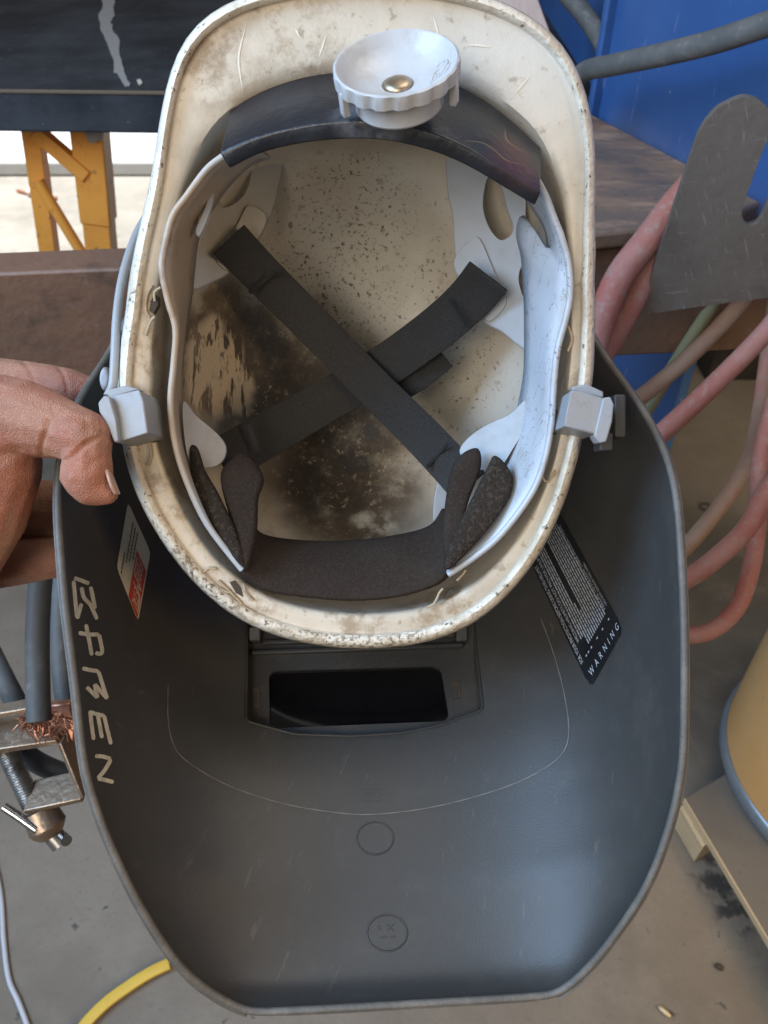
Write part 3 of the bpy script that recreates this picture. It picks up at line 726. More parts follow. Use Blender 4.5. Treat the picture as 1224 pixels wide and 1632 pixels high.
for x in (408, 735): box('frame_lug', fp(x, 1016, -.003), CR*.004, CU*.005, fnrm*.004, m_frame, fr, .001)

# ---- side clips joining hood and hat
m_clip = M('clip_plastic', (.29, .305, .325), .42, layers=[dict(scale=60, lo=.45, hi=.75, color=(.31, .31, .295), fac=.7), dict(scale=300, lo=.62, hi=.68, color=(.25, .23, .2), fac=.5)], bump=[(200, .0003, None)])
def clip_poly(name, pts, z, d, zx=0, x0=0, par=None, bev=.0012):
    return prism(name, [P(x, y, z+zx*(x-x0)) for x, y in pts], CF*d, m_clip, par or HOOD, (), bev*.6)
cl = clip_poly('side_clip', [(170,633),(222,621),(229,640),(236,690),(184,706),(178,672)], .386, .030, -.00004, 200)
clip_poly('clip_lip', [(156,642),(166,630),(174,632),(184,664),(189,704),(182,705),(168,672),(158,656)], .382, .012, 0, 0, cl)
clip_poly('clip_bridge', [(170,622),(200,614),(222,620),(172,634)], .398, .020, 0, 0, cl)
cr_ = clip_poly('side_clip', [(910,622),(930,624),(963,634),(950,693),(899,679)], .386, .030, .00006, 930)
clip_poly('clip_lip', [(961,634),(973,632),(979,645),(976,672),(967,704),(955,706),(947,694)], .3865, .010, 0, 0, cr_)
clip_poly('clip_bridge', [(912,616),(935,612),(962,624),(962,634),(912,622)], .398, .020, 0, 0, cr_)
box('pivot_pin', P(961, 706, .402), CR*.0035, CU*.0045, CF*.006, m_frame, cr_, .001)
box('pivot_pin', P(983, 665, .410), CR*.003, CU*.011, CF*.006, m_frame, cr_, .001)
tube('spring_wire', [P(172,632,.402), P(180,612,.404), P(183,570,.406), P(186,510,.410), P(193,455,.416), P(206,405,.424), P(224,362,.436), P(255,315,.455)], .0024, m_clip, cl, 12, 8)
puffy('clip_boss', [P(172+9*math.cos(a), 606+20*math.sin(a), .425) for a in np.linspace(0, 2*math.pi, 13)[:-1]], .006, m_clip, cl)

# ================================================================== hand
m_skin = M('skin', (.36, .182, .122), .6, sss=.25, spec=.35, layers=[
    dict(scale=35, lo=.35, hi=.7, color=(.42, .215, .14), fac=.7),
    dict(scale=22, lo=.42, hi=.65, color=(.33, .115, .075), fac=.8), dict(scale=120, lo=.5, hi=.7, detail=6, color=(.26, .12, .075), fac=.45),
    dict(region=[(tuple(P(150, 765, .37)), .024, .6, .4)], color=(.37, .145, .09), fac=.75),
    dict(scale=260, lo=.52, hi=.75, detail=6, color=(.33, .15, .085), fac=.5), dict(scale=900, lo=.55, hi=.7, detail=3, color=(.36, .17, .10), fac=.4), dict(scale=45, lo=.6, hi=.72, detail=6, color=(.25, .13, .085), fac=.4)],
    bump=[(750, .00022, 'cells'), (110, .0009, None), (1400, .0002, None)])
def capsule_chain(bm, ch):
    pts = [P(x, y, z) for x, y, z, r in ch]; rr = [r*z/FPX for x, y, z, r in ch]
    dp, dr = [], []
    for i in range(len(pts)-1):
        for k in range(8): dp.append(pts[i].lerp(pts[i+1], k/8)); dr.append(rr[i]+(rr[i+1]-rr[i])*k/8)
    dp.append(pts[-1]); dr.append(rr[-1])
    for p, r in zip(dp, dr):
        bmesh.ops.create_icosphere(bm, subdivisions=2, radius=r, matrix=Matrix.Translation(p))
bmh = bmesh.new()
capsule_chain(bmh, [(-190,760,.42,100), (-60,690,.402,92), (0,672,.397,76), (45,668,.392,62), (100,684,.387,49), (134,697,.384,46)])     # thumb, first bone
capsule_chain(bmh, [(138,700,.384,42), (139,728,.382,38), (138,756,.381,42), (144,775,.381,32), (158,783,.381,24), (170,786,.381,19)])  # thumb tip
capsule_chain(bmh, [(-190,780,.42,110), (-60,720,.402,92), (2,742,.400,64), (-30,820,.405,70), (-90,900,.42,80)])                       # ball of the thumb
capsule_chain(bmh, [(-200,640,.50,70), (-60,612,.490,48), (30,614,.482,41), (80,618,.476,37), (110,620,.472,33), (138,624,.472,26)])      # forefinger behind the edge
capsule_chain(bmh, [(-220,830,.50,70), (-60,820,.478,55), (20,812,.468,50), (80,808,.462,44), (125,800,.462,34)])
capsule_chain(bmh, [(-220,900,.50,66), (-60,898,.478,52), (20,892,.468,44), (80,886,.462,38), (125,880,.462,30)])
capsule_chain(bmh, [(-220,640,.47,70), (-240,760,.47,95), (-220,900,.49,80)])
capsule_chain(bmh, [(-130,720,.435,105), (-140,860,.44,120), (-110,980,.45,95)])   # palm, outside the picture
me = bpy.data.meshes.new('person'); bmh.to_mesh(me); bmh.free(); me.materials.append(m_skin)
hand = bpy.data.objects.new('person', me); COL.objects.link(hand)
rm = hand.modifiers.new('remesh', 'REMESH'); rm.mode = 'VOXEL'; rm.voxel_size = .0010; rm.use_smooth_shade = True
smd = hand.modifiers.new('smooth', 'SMOOTH'); smd.factor = .5; smd.iterations = 5
dg = bpy.context.evaluated_depsgraph_get(); dg.update()
nm = bpy.data.meshes.new_from_object(hand.evaluated_get(dg)); hand.modifiers.clear(); hand.data = nm
for p in nm.polygons: p.use_smooth = True
hbv = BVHTree.FromPolygons([v.co.copy() for v in nm.vertices], [tuple(p.vertices) for p in nm.polygons])
creases = [([(86,740),(108,730),(128,714),(146,702),(158,698)], .0022, .0012), ([(70,736),(64,716),(70,694),(78,672)], .0018, .0013), ([(60,712),(48,694),(36,676)], .0006, .0014),
           ([(150,664),(152,680),(150,694)], .0004, .0012), ([(160,668),(163,684),(160,700)], .0005, .0012), ([(168,676),(171,692),(168,706)], .0005, .0010), ([(140,655),(141,675),(137,690)], .0003, .0014),
           ([(168,728),(150,735),(138,748)], .0004, .0014), ([(34,574),(48,590),(56,612)], .0010, .0016), ([(92,582),(102,600),(108,626)], .0012, .0014),
           ([(100,745),(104,765),(112,782)], .0004, .0016), ([(4,700),(20,712),(40,716)], .0004, .0014), ([(0,760),(20,768),(44,762)], .0004, .0014), ([(-4,730),(24,742),(52,740)], .0004, .0014), ([(0,640),(26,650),(52,668)], .0004, .0015), ([(10,800),(24,800),(36,790)], .0004, .0012)]
rc2 = random.Random(11)
for k in range(7):      # folds over the knuckle
    x = 138+k*6.5; creases.append(([(x-4+rc2.uniform(-2, 2), 664+k*4.5), (x+rc2.uniform(-1, 1), 678+k*4.5), (x-5+rc2.uniform(-2, 2), 694+k*4.0)], rc2.uniform(.0003, .0006), .0008))
for k in range(16):     # skin lines over the ball of the thumb
    x = rc2.uniform(-5, 48); y = rc2.uniform(690, 800); creases.append(([(x-14, y-4), (x, y+rc2.uniform(-2, 2)), (x+14, y+rc2.uniform(0, 8))], rc2.uniform(.0002, .0004), .0008))
for k in range(10):     # and along the first bone
    x = rc2.uniform(5, 120); y = 640+x*.25+rc2.uniform(-12, 40); creases.append(([(x-3, y-10), (x+2, y), (x+1, y+12)], rc2.uniform(.0002, .0004), .0009))
from mathutils.kdtree import KDTree
kd = KDTree(len(nm.vertices))
for i, v in enumerate(nm.vertices): kd.insert(v.co, i)
kd.balance()
nrm0 = [v.normal.copy() for v in nm.vertices]; push = [0.0]*len(nm.vertices)
for pts, dep, wid in creases:
    c_ = resample(crom([(x, y, 0) for x, y in pts], 8), 40)
    for j, q in enumerate(c_):
        w_ = pts[0]; p3 = cast(hbv, q.x, q.y)
        for co, idx, dist in kd.find_range(p3, wid*2.2):
            push[idx] = max(push[idx], dep*math.exp(-(dist/wid)**2)*math.sin(math.pi*(j+3)/46)**.5)
for i, v in enumerate(nm.vertices): v.co -= nrm0[i]*push[i]
tag(hand, 'bare left hand gripping the edge of the welding hood between thumb and fingers', 'hand')
m_nail = M('thumb_nail', (.40, .25, .18), .3, sss=.1, layers=[dict(scale=200, lo=.5, hi=.7, color=(.45, .28, .2), fac=.5)])
nail = ribbon('thumbnail', [P(168,748,.376), P(172,760,.3735), P(177,775,.373), P(184,788,.375)], [P(171,746,.392), P(178,760,.391), P(184,775,.390), P(188,788,.389)], m_nail, hand, .0012, 14, 5, .0012, CR)

# ================================================================== background things
# ---- black steel bench
m_blacksteel = M('black_paint', (.018, .020, .024), .62, spec=.22, layers=[
    dict(scale=6, lo=.35, hi=.7, color=(.05, .055, .062), fac=.8), dict(scale=40, lo=.6, hi=.8, detail=5, color=(.10, .105, .11), fac=.6),
    dict(scale=160, lo=.70, hi=.74, color=(.45, .44, .42), fac=.8)], bump=[(60, .001, None)])
ZT = .97
f1, f2 = onz(-200, 141, ZT), onz(420, 148, ZT)
fd = (f2-f1).normalized(); bk = Vector((-fd.y, fd.x, 0))
bench = thing('steel_bench', 'black painted steel bench slab on orange trestle legs behind the hat', 'bench', ((f1+f2)/2).xy.to_3d())
c_ = (f1+f2)/2+fd*.05
box('bench_top', c_+bk*.45-Vector((0, 0, .030)), fd*.75, bk*.45, Vector((0, 0, .030)), m_blacksteel, bench, .004)
m_grime = M('worn_edge', (.13, .095, .06), .6)
bar('worn_edge', c_-fd*.745+Vector((0, 0, -.0015))-bk*.0005, c_+fd*.745+Vector((0, 0, -.0015))-bk*.0005, .004, .005, bk, m_grime, bench, .001)
m_drip = M('grey_paint_drip', (.30, .29, .275), .6, layers=[dict(scale=60, lo=.5, hi=.7, color=(.24, .23, .21), fac=.6)])
dl = [(160,-10),(163,12),(157,26),(160,44),(168,62),(175,80),(180,98),(182,114),(192,126),(200,137)]
dr = [(207,134),(197,118),(195,104),(190,82),(189,66),(183,52),(177,36),(184,26),(183,12),(181,-10)]
rj = random.Random(2); dpx = [(v.x+rj.uniform(-2.2, 2.2), v.y+rj.uniform(-1.5, 1.5)) for v in crom([(x, y, 0) for x, y in dl+dr], 3)]
prism('paint_drip', [onz(x, y, ZT+.0005) for x, y in dpx], Vector((0, 0, .0012)), m_drip, bench)
prism('paint_fleck', [onz(x, y, ZT+.0005) for x, y in ((218,128),(224,127),(227,133),(222,137))], Vector((0, 0, .001)), m_lwht, bench)
m_orange = M('orange_paint', (.82, .34, .055), .45, layers=[dict(scale=20, lo=.45, hi=.7, color=(.72, .28, .045), fac=.7), dict(scale=70, lo=.64, hi=.7, color=(.18, .10, .05), fac=.8)])
tr = thing('orange_trestle', 'orange steel trestle with diagonal brace standing under the black bench', 'trestle', onz(160, 816))
def leg(name, xt, yt, xb, w, d, zt=.905, mat=m_orange):
    t = onplane(xt, yt, f1+bk*.12, bk); t.z = zt; b = onz(xb, 790); b.y = t.y
    return bar(name, t, Vector((b.x, b.y, 0)), w, d, CR, mat, tr, .002), t, b
l1, t1, b1 = leg('leg', 57, 212, 150, .030, .03)
l2, t2, b2 = leg('leg', 148, 212, 215, .048, .045)
bar('sleeve', t2, t2.lerp(b2, .0).lerp(Vector((b2.x, b2.y, 0)), .20), .054, .051, CR, m_orange, tr, .003)
bp = f1+bk*.10
q1 = onplane(56, 208, bp, bk); q2 = onplane(140, 280, bp, bk); bar('brace', q1, q2, .024, .024, CR, m_orange, tr, .002)
q1 = onplane(60, 288, bp, bk); q2 = onplane(180, 485, bp, bk); tube('brace_tube', [q1, q2], .010, m_orange, tr, 12, 0)
prism('paint_patch', [onplane(x, y, f1+bk*.085, bk) for x, y in ((132,208),(166,208),(163,224),(158,222),(152,228),(140,226),(138,216))], bk*.002, m_drip, tr)
bar('top_rail', t1+Vector((-.05, 0, .0)), t2+Vector((.4, 0, .0)), .03, .03, bk, m_orange, tr, .002)

# ---- welding table: rusty channel rail and a worn top plate
m_rust = M('brown_steel', (.14, .080, .052), .5, layers=[
    dict(scale=9, lo=.38, hi=.7, color=(.19, .10, .062), fac=.8), dict(scale=14, lo=.55, hi=.7, color=(.05, .036, .03), fac=.8),
    dict(scale=22, lo=.62, hi=.72, color=(.20, .085, .05), fac=.6), dict(scale=120, lo=.62, hi=.7, color=(.17, .15, .13), fac=.5)], bump=[(90, .0012, None)])
r1, r2 = onz(-40, 437, ZT), onz(945, 396, ZT)
rd = (r2-r1).normalized(); rb = Vector((-rd.y, rd.x, 0)); rlen = (onz(1400, 372, ZT)-r1).dot(rd)
table = thing('welding_table', 'rusty brown steel table with channel rail and worn top plate behind the helmet', 'table', r1.xy.to_3d()+rd*.5)
rc_ = r1+rd*(rlen/2-.25); hl = rlen/2+.3
bmr = bmesh.new()
secp = [(0, 0), (.048, 0), (.048, -.008), (.010, -.012), (.010, -.112), (.048, -.116), (.048, -.124), (0, -.124)]
ring_ = [[bmr.verts.new(rc_+rd*(s*hl)+rb*a+Vector((0, 0, b))) for a, b in secp] for s in (-1, 1)]
n_ = len(secp)
for i in range(n_): bmr.faces.new((ring_[0][i], ring_[0][(i+1) % n_], ring_[1][(i+1) % n_], ring_[1][i]))
bmr.faces.new(ring_[0]); bmr.faces.new(ring_[1][::-1])
bevel(mkbm('channel_rail', bmr, m_rust, table, 30), .003)
m_top = M('worn_plate', (.29, .18, .11), .5, layers=[
    dict(scale=10, lo=.35, hi=.6, stretch=(1, 2, 1), color=(.15, .115, .09), fac=.8), dict(scale=16, lo=.5, hi=.68, stretch=(.6, 2, 1), color=(.42, .27, .17), fac=.8),
    dict(scale=24, lo=.62, hi=.72, color=(.30, .16, .11), fac=.6), dict(scale=90, lo=.6, hi=.7, color=(.07, .06, .055), fac=.6)], bump=[(80, .0012, None)])
top = [(780,382),(945,372),(1130,354),(1215,322),(1090,258),(945,182),(780,95)]
bevel(prism('top_plate', [onz(x, y, ZT+.020) for x, y in top], Vector((0, 0, -.018)), m_top, table), .004)
for s in (.28, .5):
    p = r1+rd*(rlen*s)+rb*.03; bar('leg', p+Vector((0, 0, -.1242)), Vector((p.x, p.y, 0)), .06, .06, rd, m_rust, table, .003)

# ---- blue cabinet
m_blue = M('blue_paint', (.034, .10, .27), .42, layers=[
    dict(scale=7, lo=.4, hi=.7, color=(.045, .12, .31), fac=.7), dict(scale=60, lo=.72, hi=.76, color=(.45, .45, .42), fac=.8),
    dict(scale=40, lo=.66, hi=.72, detail=4, stretch=(2, 2, .4), color=(.20, .27, .42), fac=.5), dict(scale=5, lo=.66, hi=.74, color=(.09, .06, .05), fac=.6)], bump=[(50, .0008, None)])
A_, B_ = onz(948, 178, ZT+.02), onz(1092, 254, ZT+.02)
bd = Vector((B_.x-A_.x, B_.y-A_.y, 0)).normalized(); bn = Vector((-bd.y, bd.x, 0))
if bn.y < 0: bn = -bn
bp0 = Vector((A_.x, A_.y, 0))+bn*.03
cab = thing('blue_cabinet', 'blue painted steel cabinet with scratches behind the welding table', 'cabinet', bp0+bd*.2)
def bpl(x, y, off=0): return onplane(x, y, bp0, bn)+bn*off
tl = bpl(984, 0); lx = (tl-bp0).dot(bd)                      # left edge in plane coordinates
e_ = bpl(1119, 490); rx = (e_-bp0).dot(bd)                   # right edge of the lower leg
def pl(u, z): return bp0+bd*u+Vector((0, 0, z))
bevel(prism('front_panel', [pl(lx, .0), pl(rx, .0), pl(rx, .955), pl(rx+1.2, .955), pl(rx+1.2, 2.0), pl(lx, 2.0)], bn*.02, m_blue, cab), .004)
side = Vector((.02, 1, 0)).normalized()
prism('side_panel', [pl(lx+.002, 0)+bn*.021, pl(lx+.002, 2.0)+bn*.021, pl(lx+.002, 2.0)+bn*.02+side*.9, pl(lx+.002, 0)+bn*.02+side*.9], bd*.015, m_blue, cab)
bar('edge_flange', pl(lx-.004, 0)-bn*.003, pl(lx-.004, 2.0)-bn*.003, .012, .022, bd, m_blue, cab, .003)

# ---- dark box on the floor at the right
m_dark = M('dark_steel', (.028, .026, .024), .6, layers=[dict(scale=12, lo=.4, hi=.7, color=(.05, .045, .04), fac=.8)])
db = onz(1124, 606)
bx_ = bmesh.new(); box_between(bx_, Vector((db.x+.35, db.y+.25, .3)), Vector((.35, 0, 0)), Vector((0, .25, 0)), Vector((0, 0, .30)))
box_between(bx_, Vector((db.x+.35, db.y-.006, .32)), Vector((.30, 0, 0)), Vector((0, .004, 0)), Vector((0, 0, .22)))
tag(bevel(mkbm('machine_box', bx_, m_dark, None, 30), .006), 'dark grey machine box standing on the floor right of the blue cabinet', 'box')

# ---- pale board behind the top of the hat
m_board = M('pale_board', (.55, .42, .36), .7, layers=[dict(scale=30, lo=.4, hi=.7, stretch=(4, 1, .3), color=(.46, .34, .28), fac=.6)])
pb = prism('leaning_board', [P(780, -30, 1.05), P(848, -30, 1.05), P(884, 70, 1.05), P(884, 130, 1.05), P(800, 130, 1.05)], CF*.02, m_board, None, (), .002)
tag(pb, 'pale pinkish board just behind the top right edge of the hat', 'board')

# ---- cables in front of the cabinet
m_rub = M('grey_rubber', (.10, .10, .095), .7, layers=[dict(scale=30, lo=.4, hi=.7, color=(.16, .15, .135), fac=.8), dict(scale=14, lo=.55, hi=.7, color=(.05, .05, .048), fac=.8), dict(scale=120, lo=.6, hi=.7, color=(.22, .2, .18), fac=.6)], bump=[(200, .0006, None)])
def hose(name, pts, rpx, mat, label, cat, group=None):
    z = sum(p[2] for p in pts)/len(pts)
    return tag(tube(name, [P(*p) for p in pts], rpx*.88*z/FPX, mat, None, 16, 10), label, cat, group)
hose('power_cable', [(905,190,.98),(914,140,.96),(932,114,.92),(975,104,.86),(1060,86,.80),(1140,66,.75),(1230,36,.70),(1330,0,.65)], 19, m_rub, 'thick grey cable running across the front of the blue cabinet', 'cable')
hose('power_cable', [(860,-60,1.1),(905,-8,1.1),(935,28,1.1),(962,72,1.1),(975,130,1.1)], 17, m_rub, 'short grey cable slanting down at the top, left of the cabinet edge', 'cable')

# ---- hook plate
m_plate = M('bare_steel', (.16, .135, .112), .45, .2, layers=[
    dict(scale=14, lo=.4, hi=.7, color=(.115, .095, .08), fac=.8), dict(scale=40, lo=.5, hi=.7, detail=5, stretch=(1, 1, .4), color=(.18, .155, .135), fac=.6),
    dict(scale=190, lo=.60, hi=.70, detail=4, stretch=(2.5, 1, .2), rot=(0, .45, 0), color=(.30, .27, .24), fac=.6), dict(scale=150, lo=.64, hi=.72, detail=3, stretch=(.2, 1, 2.5), rot=(0, .2, 0), color=(.30, .27, .24), fac=.5), dict(scale=50, lo=.45, hi=.55, detail=4, color=(.55, .38, .20), fac=.85, region=[(tuple(P(1113, 385, .69)), .011, .6, .8), (tuple(P(1092, 425, .69)), .008, .6, .8), (tuple(P(1093, 308, .69)), .006, .6, .8)]), dict(scale=24, lo=.69, hi=.74, color=(.50, .33, .17), fac=.8)], bump=[(120, .0006, None)], rvar=.1)
hkp = [(1017,503),(1062,366),(1106,233),(1117,206),(1141,175),(1172,158),(1189,154),(1206,158),(1222,170),(1231,190),(1228,212),(1216,240),(1195,297),(1183,332),(1184,350),(1193,359),(1204,358),(1215,344),(1240,290),(1270,262),(1300,275),(1310,310),(1300,380),(1280,468),(1150,484)]
hp0 = P(1120, 350, .690); hn = (rb*.95+rd*.25).normalized()
hkp = [(v.x, v.y) for v in crom([(x, y, 0) for x, y in hkp[2:24]], 4)]+[hkp[24], hkp[0]]
hk = prism('hook_plate', [onplane(x, y, hp0, hn) for x, y in hkp], hn*.008, m_plate, None, (), .0008)
tag(hk, 'bare steel plate with a rounded slotted hook holding the red hoses', 'hook')

# ---- red hoses
m_hose = M('red_hose', (.36, .13, .10), .65, layers=[dict(scale=16, lo=.35, hi=.65, color=(.40, .20, .165), fac=.8), dict(scale=140, lo=.5, hi=.7, detail=5, color=(.34, .25, .21), fac=.7), dict(scale=9, lo=.56, hi=.7, color=(.42, .085, .06), fac=.8), dict(scale=25, lo=.62, hi=.72, color=(.16, .08, .065), fac=.7)], bump=[(150, .0008, None)])
m_hose2 = M('dusty_hose', (.32, .20, .14), .75, layers=[dict(scale=18, lo=.4, hi=.7, color=(.38, .27, .20), fac=.8), dict(scale=12, lo=.55, hi=.7, color=(.38, .12, .09), fac=.7)], bump=[(150, .0008, None)])
m_hose3 = M('olive_hose', (.18, .17, .09), .75, layers=[dict(scale=18, lo=.4, hi=.7, color=(.26, .24, .15), fac=.8)])
G = 'hoses hanging on the hook plate'
hose('air_hose', [(1110,285,.735),(1070,332,.730),(1030,385,.728),(988,440,.728),(962,500,.73),(945,560,.735),(930,640,.74)], 26, m_hose, 'thick pinkish hose passing behind the left edge of the hook plate', 'hose', G)
hose('air_hose', [(1100,350,.74),(1058,400,.742),(1028,440,.745),(1005,485,.75),(980,530,.755),(945,585,.76)], 24, m_hose, 'bright red hose tucked behind the pinkish one at the hook plate', 'hose', G)
hose('air_hose', [(1300,420,.74),(1226,522,.74),(1137,614,.74),(1045,699,.74),(960,770,.74)], 18, m_hose, 'straight red hose slanting down to the right edge of the hood', 'hose', G)
hose('air_hose', [(1210,440,.80),(1178,486,.80),(1100,567,.80),(1012,640,.80),(940,690,.80)], 15, m_hose2, 'dusty brown hose slanting under the hook plate, above the straight red one', 'hose', G)
hose('air_hose', [(1165,440,.84),(1134,489,.84),(1086,563,.84),(1030,655,.84),(980,720,.84)], 12, m_hose3, 'thin olive hose hanging behind the dusty brown one', 'hose', G)
hose('air_hose', [(1236,480,.80),(1224,570,.80),(1208,680,.80),(1189,742,.80),(1137,820,.80),(1082,882,.80),(1010,940,.80)], 15, m_hose2, 'brownish red hose curving down behind the two pink loops', 'hose', G)
hose('air_hose', [(1262,560,.74),(1232,650,.74),(1212,740,.74),(1207,830,.74),(1198,900,.74),(1176,965,.74),(1135,1004,.74),(1085,1012,.74),(1020,1000,.74)], 16, m_hose, 'pink hose forming the lowest loop beside the hood', 'hose', G)
hose('air_hose', [(1300,690,.71),(1224,783,.71),(1190,842,.71),(1137,893,.71),(1082,930,.71),(1010,965,.71)], 18, m_hose, 'pink hose crossing the lowest loop on its way to the hood edge', 'hose', G)

# ---- ground clamp and cables, lower left
m_brz = M('bronze', (.34, .25, .175), .38, .75, layers=[dict(scale=40, lo=.4, hi=.7, color=(.22, .155, .11), fac=.8), dict(scale=150, lo=.55, hi=.7, color=(.5, .40, .30), fac=.5)], bump=[(200, .0005, None)])
m_cop = M('copper', (.52, .24, .15), .42, .8, layers=[dict(scale=80, lo=.45, hi=.65, color=(.30, .12, .07), fac=.8)])
m_scr = M('screw_steel', (.30, .28, .25), .35, .85, layers=[dict(scale=80, lo=.5, hi=.7, color=(.12, .1, .085), fac=.8)])
m_chr = M('chrome', (.55, .57, .60), .2, 1.0)
CZ = .60
gc = thing('ground_clamp', 'bronze ground clamp with threaded screw hanging at the left edge of the hood', 'clamp', P(60, 1340, CZ))
def cplate(name, a, b, th, wid, mat=m_brz):   # strip from a to b (pixels), wide along the view depth
    A1, B1 = P(*a, CZ), P(*b, CZ); t = (B1-A1).normalized(); dpt = (CF*.75+CU*.66).normalized()
    n = t.cross(dpt).normalized()
    return box(name, (A1+B1)/2+dpt*wid/2, (B1-A1)/2, dpt*(wid/2), n*(th/2), mat, gc, .001)
cplate('upper_jaw', (-60,1207), (92,1184), .006, .034)
cplate('frame_strip', (94,1186), (130,1274), .004, .020)
cplate('lower_bar', (131,1276), (38,1296), .005, .026)
cplate('jaw_back', (-60,1152), (60,1130), .005, .010)
# screw with thread
s0, s1 = P(10, 1196, CZ+.014), P(52, 1284, CZ+.014); st = (s1-s0); sl_ = st.length; st.normalize(); su = st.orthogonal().normalized(); sw_ = st.cross(su)
v, f = [], []; nr, nk = 200, 20
for i in range(nr):
    for k in range(nk):
        a = 2*math.pi*k/nk; ph = (i/nr*24+k/nk) % 1; r = .0082-.0011*abs(ph-.5)*2
        v.append(s0+st*(sl_*1.0*i/(nr-1))+su*(math.cos(a)*r)+sw_*(math.sin(a)*r))
mk('threaded_screw', v, grid_faces(nr, nk, False, True), m_scr, gc, 60)
tube('screw_boss', [P(62, 1290, CZ+.012), P(76, 1318, CZ+.012), P(84, 1332, CZ+.012)], [.0125, .0145, .008], m_brz, gc, 36, 10)
tube('screw_end', [P(80, 1325, CZ+.012), P(98, 1346, CZ+.012)], .0075, m_scr, gc, 14, 0)
tube('handle_bar', [P(6, 1286, CZ), P(30, 1302, CZ), P(58, 1322, CZ)], .0035, m_chr, gc, 12, 4)
tube('handle_bar', [P(100, 1334, CZ-.004), P(106, 1340, CZ-.01)], .0042, m_chr, gc, 12, 0)
lug = prism('copper_lug', [P(x, y, CZ+.01) for x, y in ((70,1122),(112,1118),(124,1150),(120,1188),(84,1190),(72,1160))], CF*.014, m_cop, gc, (), .003)
rb_ = random.Random(5); v, f = [], []
for i in range(170):
    x = rb_.uniform(34, 106); y = 1146+rb_.uniform(-6, 30)*(1-abs(x-70)/70); z = CZ-.014+rb_.uniform(-.006, .012)
    a = P(x, y, z); dd = Vector((rb_.uniform(-1, 1), rb_.uniform(-1, 1), rb_.uniform(-1, 1)))*.0038
    vv, ff = tube_data([a, a+dd+Vector((0, 0, .002)), a+dd*1.8+Vector((rb_.uniform(-1, 1)*.004, 0, -.003))], 0.00045, 5, len(v)); v += vv; f += ff
mk('copper_strands', v, f, m_cop, gc, 60)
m_wcab = M('weld_cable', (.075, .076, .074), .62, layers=[dict(scale=30, lo=.4, hi=.7, color=(.11, .108, .10), fac=.8), dict(scale=60, lo=.6, hi=.72, color=(.18, .175, .165), fac=.7)], bump=[(90, .001, None)])
GC = 'cables hanging behind the hand'
hose('welding_cable', [(72,820,.62),(66,900,.61),(60,1000,.60),(60,1080,.59),(62,1150,.583)], 21, m_wcab, 'thick grey welding cable running down into the ground clamp, nearest of the cables', 'cable', GC)
hose('welding_cable', [(108,820,.68),(100,920,.67),(96,1010,.66),(104,1110,.65),(125,1180,.65)], 18, m_wcab, 'grey cable beside the thick one, partly hidden by the hood edge', 'cable', GC)
hose('welding_cable', [(-60,950,.66),(-15,1040,.65),(10,1090,.64),(30,1130,.64),(45,1175,.63)], 19, m_wcab, 'grey cable coming in from the left edge to the clamp', 'cable', GC)
hose('welding_cable', [(20,1175,.64),(45,1205,.64),(80,1225,.645),(125,1238,.65),(180,1236,.66)], 19, m_wcab, 'short grey cable curving below the upper jaw of the clamp', 'cable', GC)

# ---- drum on a plywood board
m_drum = M('fibre_drum', (.78, .45, .17), .6, layers=[dict(scale=8, lo=.4, hi=.7, color=(.82, .50, .22), fac=.6), dict(scale=90, lo=.6, hi=.75, color=(.45, .31, .16), fac=.5)], bump=[(250, .0004, (1, 1, .2))])
m_ring = M('drum_ring', (.36, .44, .52), .35, .6, layers=[dict(scale=40, lo=.5, hi=.7, color=(.28, .34, .40), fac=.6)])
ZB = .072
lft = onz(1172, 1272, ZB); DR = .24
# the left silhouette of the base circle touches the ray through that pixel
c2 = Vector((lft.x+DR*.985, lft.y+DR*.17, ZB))
drum = thing('fibre_drum', 'tan cardboard drum with a pale blue steel ring standing on plywood', 'drum', c2)
def lathe(name, prof_, c, mat, par, n=96):
    v = [c+Vector((math.cos(2*math.pi*k/n)*r, math.sin(2*math.pi*k/n)*r, z)) for r, z in prof_ for k in range(n)]
    return mk(name, v, grid_faces(len(prof_), n, False, True), mat, par, 40)
lathe('drum_wall', [(.001, .004), (DR-.006, .004), (DR-.006, .62), (DR-.012, .62), (DR-.012, .02), (.001, .02)], c2, m_drum, drum)
lathe('base_ring', [(DR-.010, .001), (DR-.002, 0), (DR, .004), (DR+.001, .016), (DR-.002, .026), (DR-.005, .028)], c2, m_ring, drum)
lathe('top_ring', [(DR-.006, .60), (DR+.001, .602), (DR+.001, .63), (DR-.014, .63), (DR-.014, .61)], c2, m_ring, drum)
v = []
for i in range(25):
    for z in (.22, .33, .35, .37):
        a = math.pi+.25+i*.05; v.append(c2+Vector((math.cos(a)*(DR-.0052), math.sin(a)*(DR-.0052), z)))
mk('printed_band', v, [q for i, q in enumerate(grid_faces(25, 4)) if i % 3 != 1], m_pblk, drum, 60)
m_ply = M('plywood', (.17, .155, .135), .75, layers=[dict(scale=8, lo=.4, hi=.7, color=(.13, .12, .105), fac=.8), dict(scale=70, lo=.62, hi=.7, color=(.12, .11, .1), fac=.6)])
m_wood = M('pale_wood', (.62, .49, .31), .65, layers=[dict(scale=20, lo=.4, hi=.7, stretch=(1, 1, 6), color=(.52, .39, .23), fac=.7)])
plt = thing('plywood_pallet', 'plywood board on a wooden block under the cardboard drum', 'pallet', onz(1200, 1380).xy.to_3d())
w1, w2, w3 = onz(1092, 1272, ZB-.002), onz(1235, 1512, ZB-.002), onz(1146, 1240, ZB-.002)
wd1 = (w2-w1); wd2 = (w3-w1); wd2 = wd2.normalized()*.62
bevel(prism('board', [w1, w1+wd1*2.2, w1+wd1*2.2+wd2, w1+wd2], Vector((0, 0, -.013)), m_ply, plt), .001)
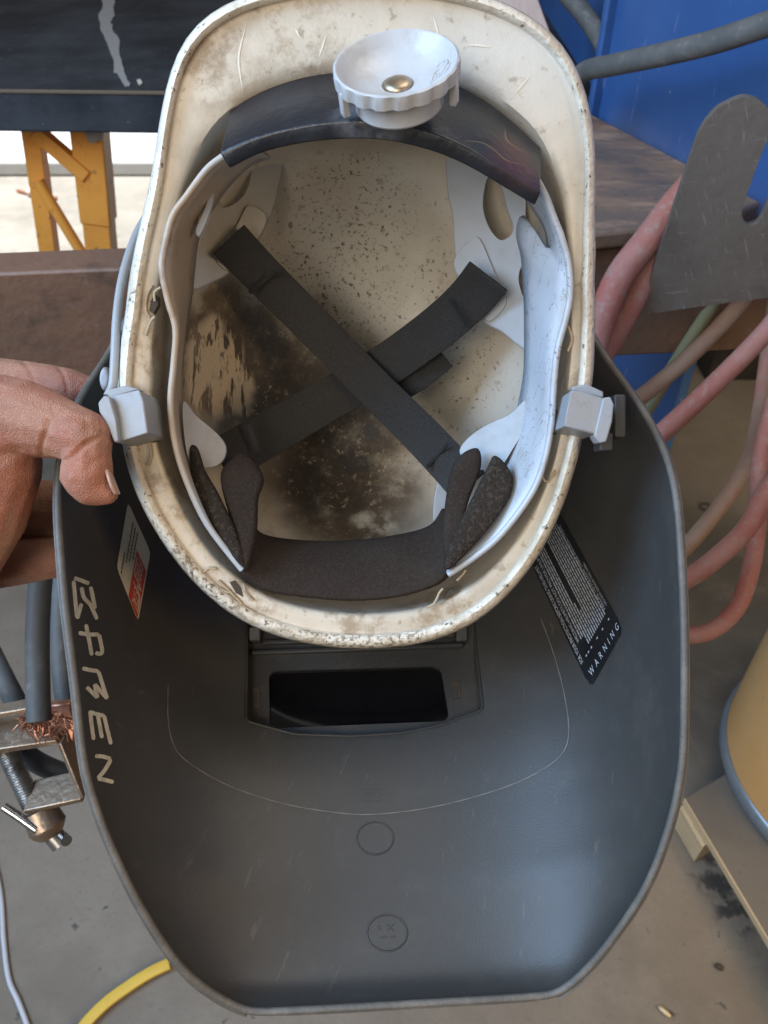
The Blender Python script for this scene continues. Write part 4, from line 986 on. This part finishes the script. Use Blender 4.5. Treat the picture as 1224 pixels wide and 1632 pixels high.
nrm_ = Vector((wd1.y, -wd1.x, 0)).normalized()
if nrm_.x > 0: nrm_ = -nrm_
bar('bare_edge', w1+nrm_*.0014+Vector((0, 0, -.0065)), w1+wd1*2.2+nrm_*.0014+Vector((0, 0, -.0065)), .0025, .0135, nrm_, m_wood, plt, .0004)
wb = onz(1102, 1318, .05); wdir = wd1.normalized()
for s in (.0, .40):
    p = w1+wd1.normalized()*(s+.038)+wd2.normalized()*.10; box('block', Vector((p.x, p.y, .0285)), wd2.normalized()*.11, wd1.normalized()*.035, Vector((0, 0, .0280)), m_wood, plt, .002)

# ---- small things on the floor
m_yel = M('yellow_strap', (.72, .47, .06), .55, layers=[dict(scale=30, lo=.45, hi=.7, color=(.62, .38, .05), fac=.7)])
ys = [(90,1700),(130,1640),(165,1602),(205,1572),(240,1550),(270,1536)]
c_ = resample(crom([onz(x, y, .012) for x, y in ys], 6), 30); A_l, B_l = [], []
for i, p in enumerate(c_):
    t = (c_[min(i+1, 29)]-c_[max(i-1, 0)]).normalized(); n = Vector((-t.y, t.x, 0)); A_l.append(p+n*.008); B_l.append(p-n*.008)
yo = ribbon('yellow_strap', A_l, B_l, m_yel, None, .006, 30, 3, sm=0, off=0); bevel(yo, .001)
tag(yo, 'short yellow strap lying on the concrete at the lower left', 'strap')
m_wht = M('white_cord', (.55, .56, .60), .5)
tag(tube('white_cord', [onz(x, y, .0045) for x, y in ((-20,1330),(0,1420),(6,1500),(14,1560),(30,1598),(48,1650),(60,1720))], .0038, m_wht, None, 10, 8), 'thin white cord on the floor in the lower left corner', 'cord')
m_bit = M('brass_bit', (.62, .50, .30), .4, .4)
def bit(name, x, y, L, r, ang, mat, label, cat):
    p = onz(x, y, r); d = Vector((math.cos(ang), math.sin(ang), 0))*L/2
    return tag(tube(name, [p-d, p-d*.5, p+d*.5, p+d], [r*.6, r, r, r*.5], mat, None, 12, 4), label, cat)
bit('brass_stub', 1059, 1612, .019, .0038, 2.4, m_bit, 'small brass coloured stub on the floor at the lower right', 'stub')
bit('dark_crumb', 1146, 1541, .012, .004, 2.6, m_void, 'small black crumb on the floor at the lower right', 'crumb')
bit('pale_stub', 52, 306, .05, .018, .2, m_board, 'pale stub lying on the bright floor beyond the trestle', 'stub')
wsh = lathe('metal_washer', [(.009, 0), (.016, 0), (.016, .003), (.009, .003), (.009, 0)], onz(1124, 808, .001), m_scr, None, 32)
tag(wsh, 'small round washer on the floor between the hanging hoses', 'washer')
tag(tube('copper_wire', [onz(x, y, .008) for x, y in ((28,304),(45,308),(62,311),(90,316))], .008, m_cop, None, 8, 6), 'short copper wire scrap on the bright floor behind the trestle', 'wire')
tag(tube('floor_rod', [onz(x, y, .012) for x, y in ((60,262),(110,237),(175,212),(215,195))], .011, m_rub, None, 8, 4), 'thin grey rod on the sunlit ground behind the trestle', 'rod')
